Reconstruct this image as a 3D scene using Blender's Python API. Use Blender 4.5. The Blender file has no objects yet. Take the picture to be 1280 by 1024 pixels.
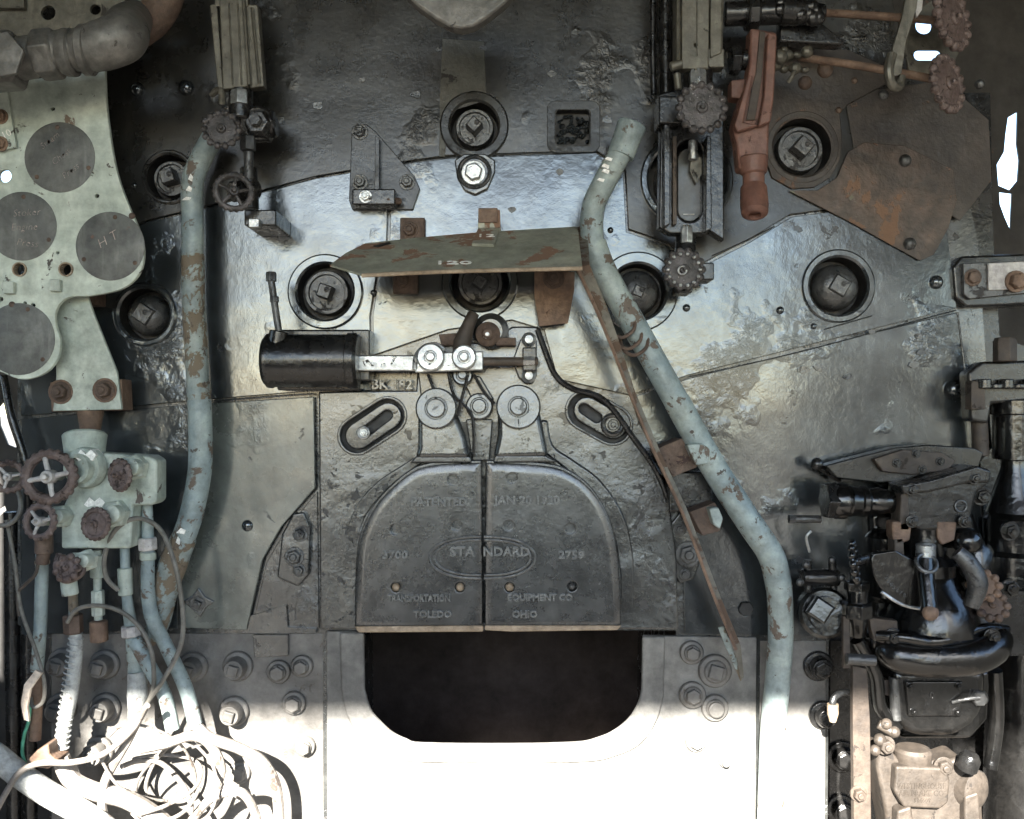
import bpy, bmesh, math, random
from mathutils import Vector, Matrix, geometry
random.seed(7)
C = bpy.context.scene.collection
R = math.radians
# ------------------------------------------------------------------ camera, world, sun, exposure
D = 1.8            # metres from camera to the backhead
S = 0.0015         # metres per photograph pixel on the backhead plane
cam = bpy.data.cameras.new('camera'); co = bpy.data.objects.new('camera', cam); C.objects.link(co)
co.location = (0, -D, 0); co.rotation_euler = (R(90), 0, 0)
cam.lens = 36 * D / (1280 * S); cam.clip_end = 2000; cam.clip_start = 0.02
bpy.context.scene.camera = co
SUN_EL, SUN_AZ = 28.3, 12.0      # azimuth: degrees to the left of straight behind the camera
w = bpy.data.worlds.new('World'); bpy.context.scene.world = w; w.use_nodes = True
nt = w.node_tree; bg = nt.nodes['Background']; sky = nt.nodes.new('ShaderNodeTexSky')
sky.sky_type = 'NISHITA'; sky.sun_disc = False
sky.sun_elevation = R(SUN_EL); sky.sun_rotation = R(180 + SUN_AZ)
sky.dust_density = 0.3; sky.air_density = 1.0; sky.ozone_density = 1.0
nt.links.new(sky.outputs[0], bg.inputs[0]); bg.inputs[1].default_value = 0.065
sl = bpy.data.lights.new('sun', 'SUN'); so = bpy.data.objects.new('sun', sl); C.objects.link(so)
sl.energy = 5.0; sl.angle = R(0.8); sl.color = (1, .95, .87)
sd = Vector((-math.sin(R(SUN_AZ)) * math.cos(R(SUN_EL)), -math.cos(R(SUN_AZ)) * math.cos(R(SUN_EL)), math.sin(R(SUN_EL))))
so.rotation_euler = sd.to_track_quat('Z', 'Y').to_euler(); so.location = (-2, -6, 5)
vs = bpy.context.scene.view_settings
vs.view_transform = 'Standard'; vs.look = 'None'; vs.exposure = 3.4; vs.gamma = 1; vs.use_curve_mapping = False

# ------------------------------------------------------------------ helpers
def W(px, py, d=0.0):
    k = (D - d) / D
    return Vector(((px - 640) * S * k, -d, (512 - py) * S * k))
def u(n, d=0.0): return n * S * (D - d) / D
FW = Vector((0, -1, 0)); RT = Vector((1, 0, 0)); UP = Vector((0, 0, 1))
def cs(pts, n=4): return [(p.x, p.y) for p in crv([(x, y, 0) for x, y in pts], n)]
def circ(cx, cy, r, n=28, a0=0): return [(cx + r * math.cos(a0 + 2 * math.pi * i / n), cy + r * math.sin(a0 + 2 * math.pi * i / n)) for i in range(n)]
def capsule(ax, ay, bx, by, r, n=8):
    a = math.atan2(by - ay, bx - ax); o = []
    for i in range(n + 1): t = a - math.pi / 2 + math.pi * i / n; o.append((bx + r * math.cos(t), by + r * math.sin(t)))
    for i in range(n + 1): t = a + math.pi / 2 + math.pi * i / n; o.append((ax + r * math.cos(t), ay + r * math.sin(t)))
    return o
def crv(pts, n=6, closed=False):
    P = [Vector(p) for p in pts]; out = []; m = len(P)
    for i in range(m if closed else m - 1):
        if closed: a, b, c, d = P[i - 1], P[i], P[(i + 1) % m], P[(i + 2) % m]
        else: a, b, c, d = P[max(i - 1, 0)], P[i], P[i + 1], P[min(i + 2, m - 1)]
        for j in range(n):
            t = j / n
            out.append(.5 * ((2 * b) + (c - a) * t + (2 * a - 5 * b + 4 * c - d) * t * t + (3 * b - a - 3 * c + d) * t ** 3))
    if not closed: out.append(P[-1])
    return out
def basis(ax):
    ax = Vector(ax).normalized(); t = UP if abs(ax.z) < .9 else RT
    x = t.cross(ax).normalized(); return x, ax.cross(x).normalized(), ax

class MB:
    def __init__(s): s.v = []; s.f = []; s.lazy = []
    def add(s, vs_, fs):
        o = len(s.v); s.v += [Vector(p) for p in vs_]; s.f += [tuple(i + o for i in f) for f in fs]; return s
    def prism(s, pts, d1, d0, holes=(), tilt=(0, 0)):
        """outline in photo pixels at front depth d1, going back to d0"""
        if holes: s.lazy.append((list(pts), d1, d0, [list(h) for h in holes], tilt)); return s
        return s._prism(pts, d1, d0, (), tilt, 0)
    def _prism(s, pts, d1, d0, holes, tilt, ch):
        cx = sum(p[0] for p in pts) / len(pts); cy = sum(p[1] for p in pts) / len(pts)
        loops = [[W(p[0], p[1], d1 + tilt[0] * (p[0] - cx) + tilt[1] * (p[1] - cy)) for p in L] for L in [list(pts)] + [list(h) for h in holes]]
        def inset(L, b, hole):
            m = len(L); ar = sum(L[i].x * L[(i + 1) % m].z - L[(i + 1) % m].x * L[i].z for i in range(m)); sg = (1 if ar > 0 else -1) * (-1 if hole else 1); o = []
            for i in range(m):
                a = (L[i] - L[i - 1]); c = (L[(i + 1) % m] - L[i]); a = Vector((a.x, 0, a.z)).normalized(); c = Vector((c.x, 0, c.z)).normalized()
                n1 = Vector((-a.z, 0, a.x)) * sg; n2 = Vector((-c.z, 0, c.x)) * sg; q = n1 + n2; l = max(q.length, .3); q.normalize(); o.append(L[i] + q * b * min(2 / l, 1.6))
            return o
        steps = [(0, ch), (.13 * ch, .5 * ch), (.4 * ch, .18 * ch), (.7 * ch, .05 * ch), (ch, 0)] if 0 < ch < .005 else [(0, ch), (.13 * ch, .5 * ch), (.4 * ch, .22 * ch + .0008), (ch, .0014), (ch + .004, .0006), (ch + .009, 0)] if ch else [(0, 0)]
        th = d1 - d0; rings = []            # rings[k] = list of loops; k=0 back
        rings.append([[Vector((p.x, p.y + th, p.z)) for p in L] for L in loops])
        for b, h in steps: rings.append([[q + Vector((0, h * (.2 if i and ch > .004 else 1), 0)) for q in (inset(L, b * (.1 if i and ch > .004 else 1), i > 0) if b else L)] for i, L in enumerate(loops)])
        flat = [[p for L in rg for p in L] for rg in rings]; n = len(flat[0]); K = len(rings); fs = []
        top = (K - 1) * n
        if holes:
            tr = geometry.tessellate_polygon([[Vector((p.x, p.z, 0)) for p in L] for L in rings[-1]])
            fs += [tuple(i + top for i in t) for t in tr] + [tuple(t) for t in tr]
        else: fs += [tuple(range(top, top + n)), tuple(range(n))]
        for k in range(K - 1):
            o = 0
            for L in loops:
                m = len(L)
                for i in range(m): j = (i + 1) % m; fs.append((k * n + o + i, k * n + o + j, (k + 1) * n + o + j, (k + 1) * n + o + i))
                o += m
        return s.add([p for f in flat for p in f], fs)
    def slab(s, pts, th):
        """closed 3D polygon given thickness along its normal"""
        P = [Vector(p) for p in pts]; n = geometry.normal(P[:3]) * th; m = len(P)
        return s.add(P + [p + n for p in P], [tuple(range(m)), tuple(range(m, 2 * m))] + [(i, (i + 1) % m, m + (i + 1) % m, m + i) for i in range(m)])
    def box(s, c, sz, rot=None):
        c = Vector(c); vv = []
        for x in (-.5, .5):
            for y in (-.5, .5):
                for z in (-.5, .5):
                    p = Vector((x * sz[0], y * sz[1], z * sz[2]))
                    vv.append(c + (rot @ p if rot else p))
        return s.add(vv, [(0, 1, 3, 2), (4, 6, 7, 5), (0, 4, 5, 1), (2, 3, 7, 6), (0, 2, 6, 4), (1, 5, 7, 3)])
    def pbox(s, x0, y0, x1, y1, d1, d0): return s.prism([(x0, y0), (x1, y0), (x1, y1), (x0, y1)], d1, d0)
    def lathe(s, prof, c, axis=FW, seg=24, a0=0.0):
        x, y, z = basis(axis); c = Vector(c); vv = []; fs = []; rings = []
        for r, h in prof:
            if r < 1e-6: rings.append([len(vv)]); vv.append(c + z * h)
            else:
                rings.append(list(range(len(vv), len(vv) + seg)))
                for i in range(seg):
                    t = a0 + 2 * math.pi * i / seg; vv.append(c + z * h + (x * math.cos(t) + y * math.sin(t)) * r)
        for a, b in zip(rings, rings[1:]):
            for i in range(seg):
                j = (i + 1) % seg
                if len(a) == 1 and len(b) == 1: continue
                if len(a) == 1: fs.append((a[0], b[i], b[j]))
                elif len(b) == 1: fs.append((a[i], a[j], b[0]))
                else: fs.append((a[i], a[j], b[j], b[i]))
        if len(rings[0]) > 1 and len(rings[-1]) > 1 and tuple(prof[0]) == tuple(prof[-1]): pass
        else:
            if len(rings[0]) > 1: fs.append(tuple(rings[0]))
            if len(rings[-1]) > 1: fs.append(tuple(rings[-1]))
        return s.add(vv, fs)
    def cyl(s, a, b, r, r2=None, seg=20, bev=0.12):
        a = Vector(a); b = Vector(b); L = (b - a).length; r2 = r if r2 is None else r2; e = min(bev * min(r, r2), L * .3)
        return s.lathe([(r - e, 0), (r, e), (r2, L - e), (r2 - e, L)], a, b - a, seg)
    def ball(s, c, r, seg=14, sq=1.0, axis=UP):
        n = 8; return s.lathe([(r * math.sin(math.pi * i / n), -r * sq * math.cos(math.pi * i / n)) for i in range(n + 1)], c, axis, seg)
    def nut(s, c, r, h, axis=FW, sides=6, a0=0.0):
        s.lathe([(r, 0), (r, h * .82), (r * .86, h)], c, axis, sides, a0); return s
    def bolt(s, c, r, h=None, axis=FW, sides=6, a0=.3, stud=True, washer=True):
        c = Vector(c); ax = Vector(axis).normalized(); h = h or r * .8
        if washer: s.lathe([(r * 1.35, -.002), (r * 1.35, r * .1), (r * 1.28, r * .16)], c, ax, 20)
        s.nut(c + ax * r * .1, r, h, ax, sides, a0)
        if stud: s.lathe([(r * .5, 0), (r * .5, r * .32), (r * .38, r * .42)], c + ax * h, ax, 14)
        return s
    def tube(s, pts, r, seg=12, closed=False, n=6, res=True):
        P = crv(pts, n, closed) if res else [Vector(p) for p in pts]; m = len(P)
        if isinstance(r, (list, tuple)):
            rr = [];
            for i in range(m):
                t = i / (m - 1) * (len(r) - 1); k = min(int(t), len(r) - 2); rr.append(r[k] + (r[k + 1] - r[k]) * (t - k))
        else: rr = [r] * m
        T = [((P[(i + 1) % m] - P[i - 1]) if closed else (P[min(i + 1, m - 1)] - P[max(i - 1, 0)])).normalized() for i in range(m)]
        x, y, _ = basis(T[0]); vv = []; fs = []
        for i in range(m):
            x = (x - T[i] * x.dot(T[i])).normalized(); y = T[i].cross(x)
            for j in range(seg):
                a = 2 * math.pi * j / seg; vv.append(P[i] + (x * math.cos(a) + y * math.sin(a)) * rr[i])
        for i in range(m if closed else m - 1):
            k = (i + 1) % m
            for j in range(seg): l = (j + 1) % seg; fs.append((i * seg + j, i * seg + l, k * seg + l, k * seg + j))
        if not closed: fs += [tuple(range(seg)), tuple(range((m - 1) * seg, m * seg))]
        return s.add(vv, fs)
    def ring(s, c, R_, r, axis=FW, n=32, seg=8, sq=1):
        x, y, z = basis(axis); c = Vector(c)
        return s.tube([c + (x * math.cos(2 * math.pi * i / n) + y * math.sin(2 * math.pi * i / n) * sq) * R_ for i in range(n)], r, seg, True, res=False)
    def text(s, t, o, h, ex=RT, ey=UP, th=.0015, align='CENTER', shear=0, off=0.0, sx=1.0):
        cu = bpy.data.curves.new('t', 'FONT'); cu.body = t; cu.size = h / .7; cu.align_x = align; cu.align_y = 'CENTER'
        cu.resolution_u = 2; cu.shear = shear; cu.offset = off; cu.extrude = th; cu.bevel_depth = .0004 if th > .0015 else 0; cu.bevel_resolution = 1
        ob = bpy.data.objects.new('t', cu); me = bpy.data.meshes.new_from_object(ob)
        ex = Vector(ex); ey = Vector(ey); ez = ex.cross(ey); o = Vector(o)
        s.add([o + ex * v.co.x * sx + ey * v.co.y + ez * v.co.z for v in me.vertices], [tuple(p.vertices) for p in me.polygons])
        bpy.data.objects.remove(ob); bpy.data.curves.remove(cu); bpy.data.meshes.remove(me); return s
    def build(s, name, m, parent=None, bevel=0, segs=2, ang=35, recalc=True):
        hl = bool(s.lazy)
        for a in s.lazy: s._prism(*a, bevel)
        org = Vector((0, 0, 0)); p = parent
        while p is not None: org += Vector(p.location); p = p.parent
        me = bpy.data.meshes.new(name); me.from_pydata([tuple(v - org) for v in s.v], [], s.f)
        bm = bmesh.new(); bm.from_mesh(me)
        if recalc: bmesh.ops.recalc_face_normals(bm, faces=bm.faces)
        bm.to_mesh(me); bm.free()
        me.materials.append(M[m]); me.shade_smooth(); me.set_sharp_from_angle(angle=R(ang))
        o = bpy.data.objects.new(name, me); C.objects.link(o); o.parent = parent
        wn = o.modifiers.new('w', 'WEIGHTED_NORMAL') if hl else None
        if wn: wn.keep_sharp = True; wn.weight = 90
        if bevel and not hl:
            b = o.modifiers.new('b', 'BEVEL'); b.width = bevel; b.segments = segs; b.limit_method = 'ANGLE'; b.angle_limit = R(30); b.use_clamp_overlap = True
            b.harden_normals = True
        return o
def T(name, label, cat, loc=(0, 0, 0), group=None):
    o = bpy.data.objects.new(name, None); C.objects.link(o); o.location = loc; o.empty_display_size = .02
    o['label'] = label; o['category'] = cat
    if group: o['group'] = group
    return o
def tag(o, label, cat, group=None):
    o['label'] = label; o['category'] = cat
    if group: o['group'] = group
    return o
def lab(o, l): o['label'] = l; return o
def struct(o): o['kind'] = 'structure'; return o

# ------------------------------------------------------------------ materials
M = {}
def mat(name, c1, c2, rough=(.3, .6), metal=0.0, chip=None, chip2=None, dent=(0, 3), bump=(.3, 60), lump=None, scale=9, streak=0.0, spec=.5, coat=0.0):
    m = bpy.data.materials.new(name); m.use_nodes = True; t = m.node_tree; n = t.nodes; L = t.links.new
    b = n['Principled BSDF']; tc = n.new('ShaderNodeTexCoord').outputs['Object']
    def noise(sc, det=5, ro=.6, dist=0, vec=tc):
        x = n.new('ShaderNodeTexNoise'); x.inputs['Scale'].default_value = sc; x.inputs['Detail'].default_value = det
        x.inputs['Roughness'].default_value = ro; x.inputs['Distortion'].default_value = dist; L(vec, x.inputs['Vector']); return x.outputs['Fac']
    def rng(v, a, b_, lo=0, hi=1):
        x = n.new('ShaderNodeMapRange'); x.inputs[1].default_value = a; x.inputs[2].default_value = b_
        x.inputs[3].default_value = lo; x.inputs[4].default_value = hi; L(v, x.inputs[0]); return x.outputs[0]
    def mix(f, a, b_):
        x = n.new('ShaderNodeMix'); x.data_type = 'RGBA'; L(f, x.inputs[0])
        for s_, v in ((x.inputs[6], a), (x.inputs[7], b_)):
            if isinstance(v, tuple): s_.default_value = (*v, 1)
            else: L(v, s_)
        return x.outputs[2]
    big = noise(scale, 7, .62, .6)
    col = mix(rng(big, .38, .64), c1, c2)
    fine = noise(scale * 9, 4, .6)
    mv = n.new('ShaderNodeMix'); mv.data_type = 'RGBA'; mv.blend_type = 'MULTIPLY'; mv.inputs[0].default_value = 1
    gv = n.new('ShaderNodeCombineColor'); gr = rng(noise(scale * 4.3, 6, .7), .3, .7, .62, 1.3)
    for i_ in range(3): L(gr, gv.inputs[i_])
    L(col, mv.inputs[6]); L(gv.outputs[0], mv.inputs[7]); col = mv.outputs[2]
    hgt = None; rgh = rng(noise(scale * 1.7, 6, .65), .3, .7, rough[0], rough[1])
    if streak:
        mp = n.new('ShaderNodeMapping'); mp.inputs['Scale'].default_value = (1, 1, .12); L(tc, mp.inputs[0])
        sv = noise(34, 5, .65, 0, mp.outputs[0]); col = mix(rng(sv, .56, .74, 0, streak), col, tuple(min(1, c * 2.2 + .02) for c in c2))
    metv = None
    for ch, sd_ in ((chip, 0), (chip2, 3.7)):
        if not ch: continue
        cc, amt, sc = ch; mp = n.new('ShaderNodeMapping'); mp.inputs['Location'].default_value = (sd_, sd_ * 2, -sd_); L(tc, mp.inputs[0])
        f = rng(noise(sc, 7, .66, .4, mp.outputs[0]), 1 - amt - .012, 1 - amt + .012)
        col = mix(f, col, cc)
        mm = n.new('ShaderNodeMath'); mm.operation = 'MULTIPLY_ADD'; L(f, mm.inputs[0]); mm.inputs[1].default_value = .35; L(rgh, mm.inputs[2]); rgh = mm.outputs[0]
        if hgt is None: hgt = rng(f, 0, 1, 0, -1)
    L(col, b.inputs['Base Color']); L(rgh, b.inputs['Roughness']); b.inputs['Metallic'].default_value = metal
    b.inputs['Specular IOR Level'].default_value = spec; b.inputs['Coat Weight'].default_value = coat; b.inputs['Coat Roughness'].default_value = .15
    prev = None
    def bmp(h, st, dist):
        nonlocal prev
        x = n.new('ShaderNodeBump'); x.inputs['Strength'].default_value = st; x.inputs['Distance'].default_value = dist; L(h, x.inputs['Height'])
        if prev: L(prev, x.inputs['Normal'])
        prev = x.outputs[0]
    if dent[0]: bmp(noise(dent[1], 2, .45, .5), 1, dent[0])
    if lump:   # crusty patches of built-up paint
        f = rng(noise(lump[2], 4, .6), .57, .70); g = noise(lump[1], 3, .6, 1.5)
        mm = n.new('ShaderNodeMath'); mm.operation = 'MULTIPLY'; L(f, mm.inputs[0]); L(g, mm.inputs[1]); bmp(mm.outputs[0], 1, lump[0])
    if hgt is not None: bmp(hgt, .7, .0008)
    bmp(noise(bump[1], 5, .65), bump[0], .002)
    bmp(fine, bump[0] * .6, .001)
    L(prev, b.inputs['Normal']); M[name] = m; return m
mat('jacket', (.038, .044, .047), (.070, .080, .085), (.11, .27), .6, dent=(.008, 3.2), bump=(.42, 42), lump=(.007, 60, 4.0), scale=6, chip=((.03, .03, .03), .34, 16), chip2=((.14, .14, .13), .26, 32), streak=.2, spec=1.0, coat=.7)
mat('jacket_shaded', (.015, .0145, .013), (.028, .027, .024), (.2, .36), .0, dent=(.008, 3.2), bump=(.25, 80), lump=(.006, 75, 4), scale=7, chip=((.07, .055, .045), .29, 20), chip2=((.2, .2, .18), .24, 35), streak=.25, spec=.5, coat=.1)  # darker copy of jacket, roof shade on the top plate painted in
mat('green_jacket', (.075, .085, .077), (.13, .142, .128), (.2, .38), .2, dent=(.010, 4), bump=(.2, 60), lump=(.003, 80, 5), scale=6, chip=((.04, .04, .04), .36, 12), spec=.9, coat=.3)
mat('casting', (.022, .024, .024), (.048, .05, .048), (.15, .32), .2, dent=(.006, 8), bump=(.42, 110), lump=(.004, 110, 5), scale=10, chip=((.015, .014, .013), .38, 30), chip2=((.14, .14, .13), .25, 45), spec=1.0, coat=.45)
mat('door', (.030, .031, .031), (.058, .059, .057), (.2, .34), .2, dent=(.0022, 7), bump=(.25, 140), scale=12, chip=((.10, .095, .09), .26, 34), chip2=((.02, .018, .016), .33, 18), spec=1.0, coat=.35)
mat('black', (.009, .009, .009), (.024, .023, .022), (.14, .38), .15, dent=(.002, 25), bump=(.5, 90), scale=16, chip=((.07, .055, .04), .30, 30), coat=.25)
mat('tender_paint', (.036, .036, .036), (.055, .055, .053), (.5, .7), 0, bump=(.3, 40), scale=3)
mat('black_oily', (.003, .003, .003), (.007, .0068, .0065), (.08, .28), 0, dent=(.003, 30), bump=(.5, 70), scale=18, chip=((.05, .035, .024), .27, 26), coat=.5)
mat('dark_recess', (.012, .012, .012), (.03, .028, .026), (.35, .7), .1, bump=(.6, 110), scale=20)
mat('plug', (.035, .036, .036), (.08, .08, .078), (.22, .45), .3, bump=(.7, 120), scale=30, chip=((.02, .018, .018), .4, 40), spec=1.0)
mat('pale_letter', (.06, .062, .06), (.125, .127, .122), (.22, .4), .3, bump=(.6, 160), scale=60, spec=1.0)  # lighter than the door so the raised lettering stands out
mat('steel', (.34, .35, .35), (.55, .56, .55), (.22, .45), .8, bump=(.5, 150), scale=30, chip=((.08, .075, .07), .36, 60))
mat('pale_green', (.31, .355, .31), (.46, .50, .44), (.35, .6), 0, dent=(.003, 12), bump=(.4, 90), scale=9, chip=((.10, .085, .075), .36, 24), chip2=((.2, .15, .12), .32, 50))
mat('board_green', (.37, .42, .365), (.52, .565, .49), (.35, .6), 0, dent=(.003, 9), bump=(.4, 90), scale=6, chip=((.09, .08, .07), .37, 22), chip2=((.17, .13, .1), .33, 13), streak=.0)
mat('disc_grey', (.085, .088, .084), (.15, .152, .142), (.45, .7), .1, bump=(.5, 110), scale=9, chip=((.17, .11, .09), .31, 25), chip2=((.36, .39, .34), .30, 16), streak=.4)
mat('pipe_blue', (.19, .24, .25), (.31, .355, .33), (.33, .6), 0, dent=(.002, 14), bump=(.6, 90), scale=8, chip=((.12, .095, .075), .405, 20), chip2=((.07, .058, .05), .36, 55))
mat('pipe_worn', (.19, .235, .235), (.28, .31, .28), (.38, .65), 0, dent=(.002, 14), bump=(.7, 90), scale=9, chip=((.15, .12, .085), .50, 22), chip2=((.08, .065, .05), .40, 50))
mat('lagging', (.30, .31, .30), (.42, .43, .41), (.7, .9), 0, bump=(.9, 90), scale=20, chip=((.2, .17, .15), .38, 30))
mat('rust', (.075, .05, .038), (.13, .088, .064), (.6, .85), .1, bump=(.9, 90), scale=22, chip=((.06, .04, .035), .36, 35), chip2=((.36, .2, .1), .27, 24))
mat('rust_light', (.12, .075, .052), (.2, .13, .088), (.6, .85), .05, bump=(.8, 80), scale=18, chip=((.1, .06, .045), .34, 30))
mat('rust_plate', (.032, .027, .023), (.062, .050, .041), (.38, .65), .1, dent=(.004, 9), bump=(.7, 80), scale=7, chip=((.13, .08, .055), .39, 9), chip2=((.13, .125, .095), .33, 7))
mat('rust_green', (.235, .24, .19), (.31, .305, .24), (.42, .65), .1, dent=(.003, 9), bump=(.5, 90), scale=8, chip=((.22, .13, .085), .42, 11), chip2=((.08, .06, .045), .28, 30))
mat('rust_blotch', (.036, .029, .024), (.10, .07, .052), (.45, .7), .0, dent=(.004, 9), bump=(.9, 80), scale=9, chip=((.15, .09, .058), .41, 10), chip2=((.14, .135, .10), .36, 8))
mat('wheel_rust', (.085, .058, .05), (.16, .12, .108), (.45, .7), .1, bump=(1, 140), scale=45, chip=((.04, .028, .025), .42, 60))
mat('strip_worn', (.05, .048, .04), (.085, .085, .068), (.4, .6), 0, dent=(.003, 9), bump=(.5, 70), scale=7, chip=((.12, .085, .06), .38, 14), chip2=((.03, .028, .025), .4, 11))
mat('brace_paint', (.11, .10, .08), (.17, .155, .125), (.5, .7), .1, bump=(.6, 90), scale=10, chip=((.10, .065, .045), .46, 16))
mat('wheel_black', (.035, .032, .03), (.11, .1, .1), (.25, .55), .3, bump=(1, 140), scale=45, chip=((.4, .38, .38), .36, 70))
mat('red_paint', (.12, .055, .040), (.17, .085, .062), (.45, .65), 0, dent=(.002, 20), bump=(.6, 100), scale=14, chip=((.07, .04, .032), .38, 26), chip2=((.26, .2, .16), .24, 60))
mat('grey_metal', (.10, .097, .088), (.17, .162, .148), (.38, .6), .4, dent=(.003, 16), bump=(.4, 80), scale=12, chip=((.09, .085, .08), .34, 22), chip2=((.4, .3, .22), .22, 40))
mat('guard', (.085, .08, .065), (.14, .13, .105), (.35, .6), .4, bump=(.5, 90), scale=18, chip=((.05, .045, .04), .36, 30), chip2=((.33, .3, .23), .26, 40), streak=.3)
mat('pale_plate', (.36, .34, .33), (.46, .44, .42), (.5, .7), .1, bump=(.5, 120), scale=20, chip=((.2, .17, .16), .32, 50))
mat('brown', (.04, .031, .025), (.075, .057, .043), (.5, .75), .1, bump=(.6, 80), scale=12, chip=((.03, .024, .02), .36, 20))
mat('tan_edge', (.24, .18, .12), (.36, .28, .2), (.5, .7), .1, bump=(.6, 120), scale=25, chip=((.2, .14, .1), .3, 60))
mat('firebox', (.034, .025, .021), (.05, .038, .033), (.8, .95), 0, bump=(.8, 14), scale=4, chip=((.08, .065, .055), .28, 9), spec=.2)
mat('ring_dusty', (.12, .117, .11), (.21, .205, .19), (.5, .8), .1, dent=(.002, 8), bump=(.5, 70), scale=8, chip=((.30, .18, .10), .33, 9))
mat('wrapper', (.085, .08, .073), (.16, .152, .14), (.4, .65), .1, dent=(.004, 7), bump=(.5, 70), lump=(.003, 80, 6), scale=7, chip=((.09, .075, .06), .36, 18), spec=.6)
mat('wrapper_sunlit', (.12, .115, .105), (.2, .192, .18), (.45, .7), .1, dent=(.004, 7), bump=(.4, 70), scale=7, chip=((.09, .08, .075), .32, 16))  # paler copy of wrapper, sunlight put into the colour
mat('feed_valve', (.036, .029, .023), (.062, .05, .04), (.45, .7), .1, bump=(.6, 80), scale=14, chip=((.02, .016, .013), .38, 30))
mat('cable_grey', (.11, .105, .09), (.17, .16, .14), (.5, .7), 0, bump=(.2, 200), scale=20)
mat('cable_white', (.15, .135, .12), (.23, .21, .19), (.5, .7), 0, bump=(.5, 120), scale=20, chip=((.07, .055, .045), .36, 30))
mat('green_wire', (.04, .20, .13), (.07, .28, .18), (.4, .6), 0, bump=(.2, 200), scale=20)
mat('rag', (.55, .45, .36), (.66, .56, .46), (.8, .95), 0, bump=(.8, 60), scale=20)
mat('white_mark', (.78, .77, .72), (.84, .83, .79), (.5, .7), 0, bump=(.2, 200), scale=40)
mat('chalk', (.38, .30, .27), (.5, .42, .38), (.8, .95), 0, bump=(.2, 200), scale=60)
mat('glass_dirty', (.04, .042, .04), (.08, .08, .078), (.25, .4), 0, bump=(.1, 60), scale=20)
mat('cab_sheet', (.026, .024, .022), (.045, .042, .039), (.5, .75), .05, dent=(.004, 4), bump=(.4, 50), scale=4, chip=((.10, .07, .055), .32, 10))
mat('cab_inner', (.07, .07, .065), (.1, .1, .095), (.5, .7), 0, bump=(.3, 50), scale=4)
mat('soil', (.10, .09, .075), (.16, .14, .11), (.8, .95), 0, bump=(.6, 5), scale=.8)
mat('deck_wood', (.045, .04, .035), (.08, .07, .06), (.7, .9), 0, bump=(.6, 40), scale=6)

# ------------------------------------------------------------------ the cab around the backhead
ZF, ZR, YR, XW = -1.35, 1.442, -3.67, 1.5          # floor, roof, rear roof edge, side walls
FB = .60                                        # cab front sheet lies this far behind the jacket
struct(MB().box((0, -40, -3.02), (900, 900, .04)).build('ground', 'soil'))
struct(MB().box((0, (FB + YR) / 2 - .4, ZF - .03), (2 * XW + .1, FB - YR + .8, .06)).build('cab_floor', 'deck_wood'))
struct(MB().box((0, (FB + YR) / 2, ZR + .03), (2 * XW + .5, FB - YR, .06)).build('cab_roof', 'cab_sheet'))
for sx_ in (-1, 1):
    ys = -3.3
    P = lambda y, z: Vector((sx_ * XW, y, z))
    m_ = MB()
    def side(y0, y1, z0, z1): m_.box((sx_ * (XW + .012), (y0 + y1) / 2, (z0 + z1) / 2), (.02, abs(y1 - y0), abs(z1 - z0)))
    side(ys, -1.5, ZF, ZR); yw = -.55 if sx_ < 0 else -1.5; side(-1.5, yw, ZF, ZR) if sx_ < 0 else None; side(yw, -.2, ZF, -.1); side(yw, -.2, .45, ZR); side(-.2, FB, ZF, ZR)
    struct(m_.build('cab_side_wall', 'cab_inner'))
# tender front behind the driver, its top just under eye level
tender = T('tender', 'black steel tender front closing the view behind the cab', 'tender', (0, -4.6, -1.35))
MB().box((0, -5.4, -.70), (2.9, 1.6, 1.46)).build('tender_body', 'tender_paint', tender, .01)
# cab front sheet with the openings that show the sky
def wedge(pts, d): return pts
fr = -FB
outer = [(-420, -560), (1700, -560), (1700, 1620), (-420, 1620)]
slit1 = [(1260, 147), (1272, 140), (1271, 180), (1274, 200), (1272, 226), (1262, 238), (1248, 232), (1246, 206), (1255, 190), (1257, 168)]
slit2 = [(1249, 240), (1265, 242), (1264, 262), (1263, 288), (1256, 272), (1250, 256)]
slit3 = [(-2, 510), (6, 500), (14, 508), (25, 540), (20, 560), (10, 556), (0, 532)]
slit3b = [(-8, 530), (6, 548), (10, 557), (0, 560), (-8, 556)]
for po, hs_ in (([(-420, 112), (1700, 112), (1700, 1620), (-420, 1620)], [slit1, slit2, slit3, circ(6, 220, 14, 14), [(-8, 640), (6, 632), (8, 638), (-8, 652)]]),
                ([(1000, -560), (1700, -560), (1700, 112), (1000, 112)], [circ(1155, 32, 11, 16), capsule(1149, 69, 1171, 69, 7)]), ([(-420, -560), (1000, -560), (1000, 112), (-420, 112)], [])):
    struct(MB().prism(po, fr, fr - .006, hs_).build('cab_front_wall', 'cab_sheet'))

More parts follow.
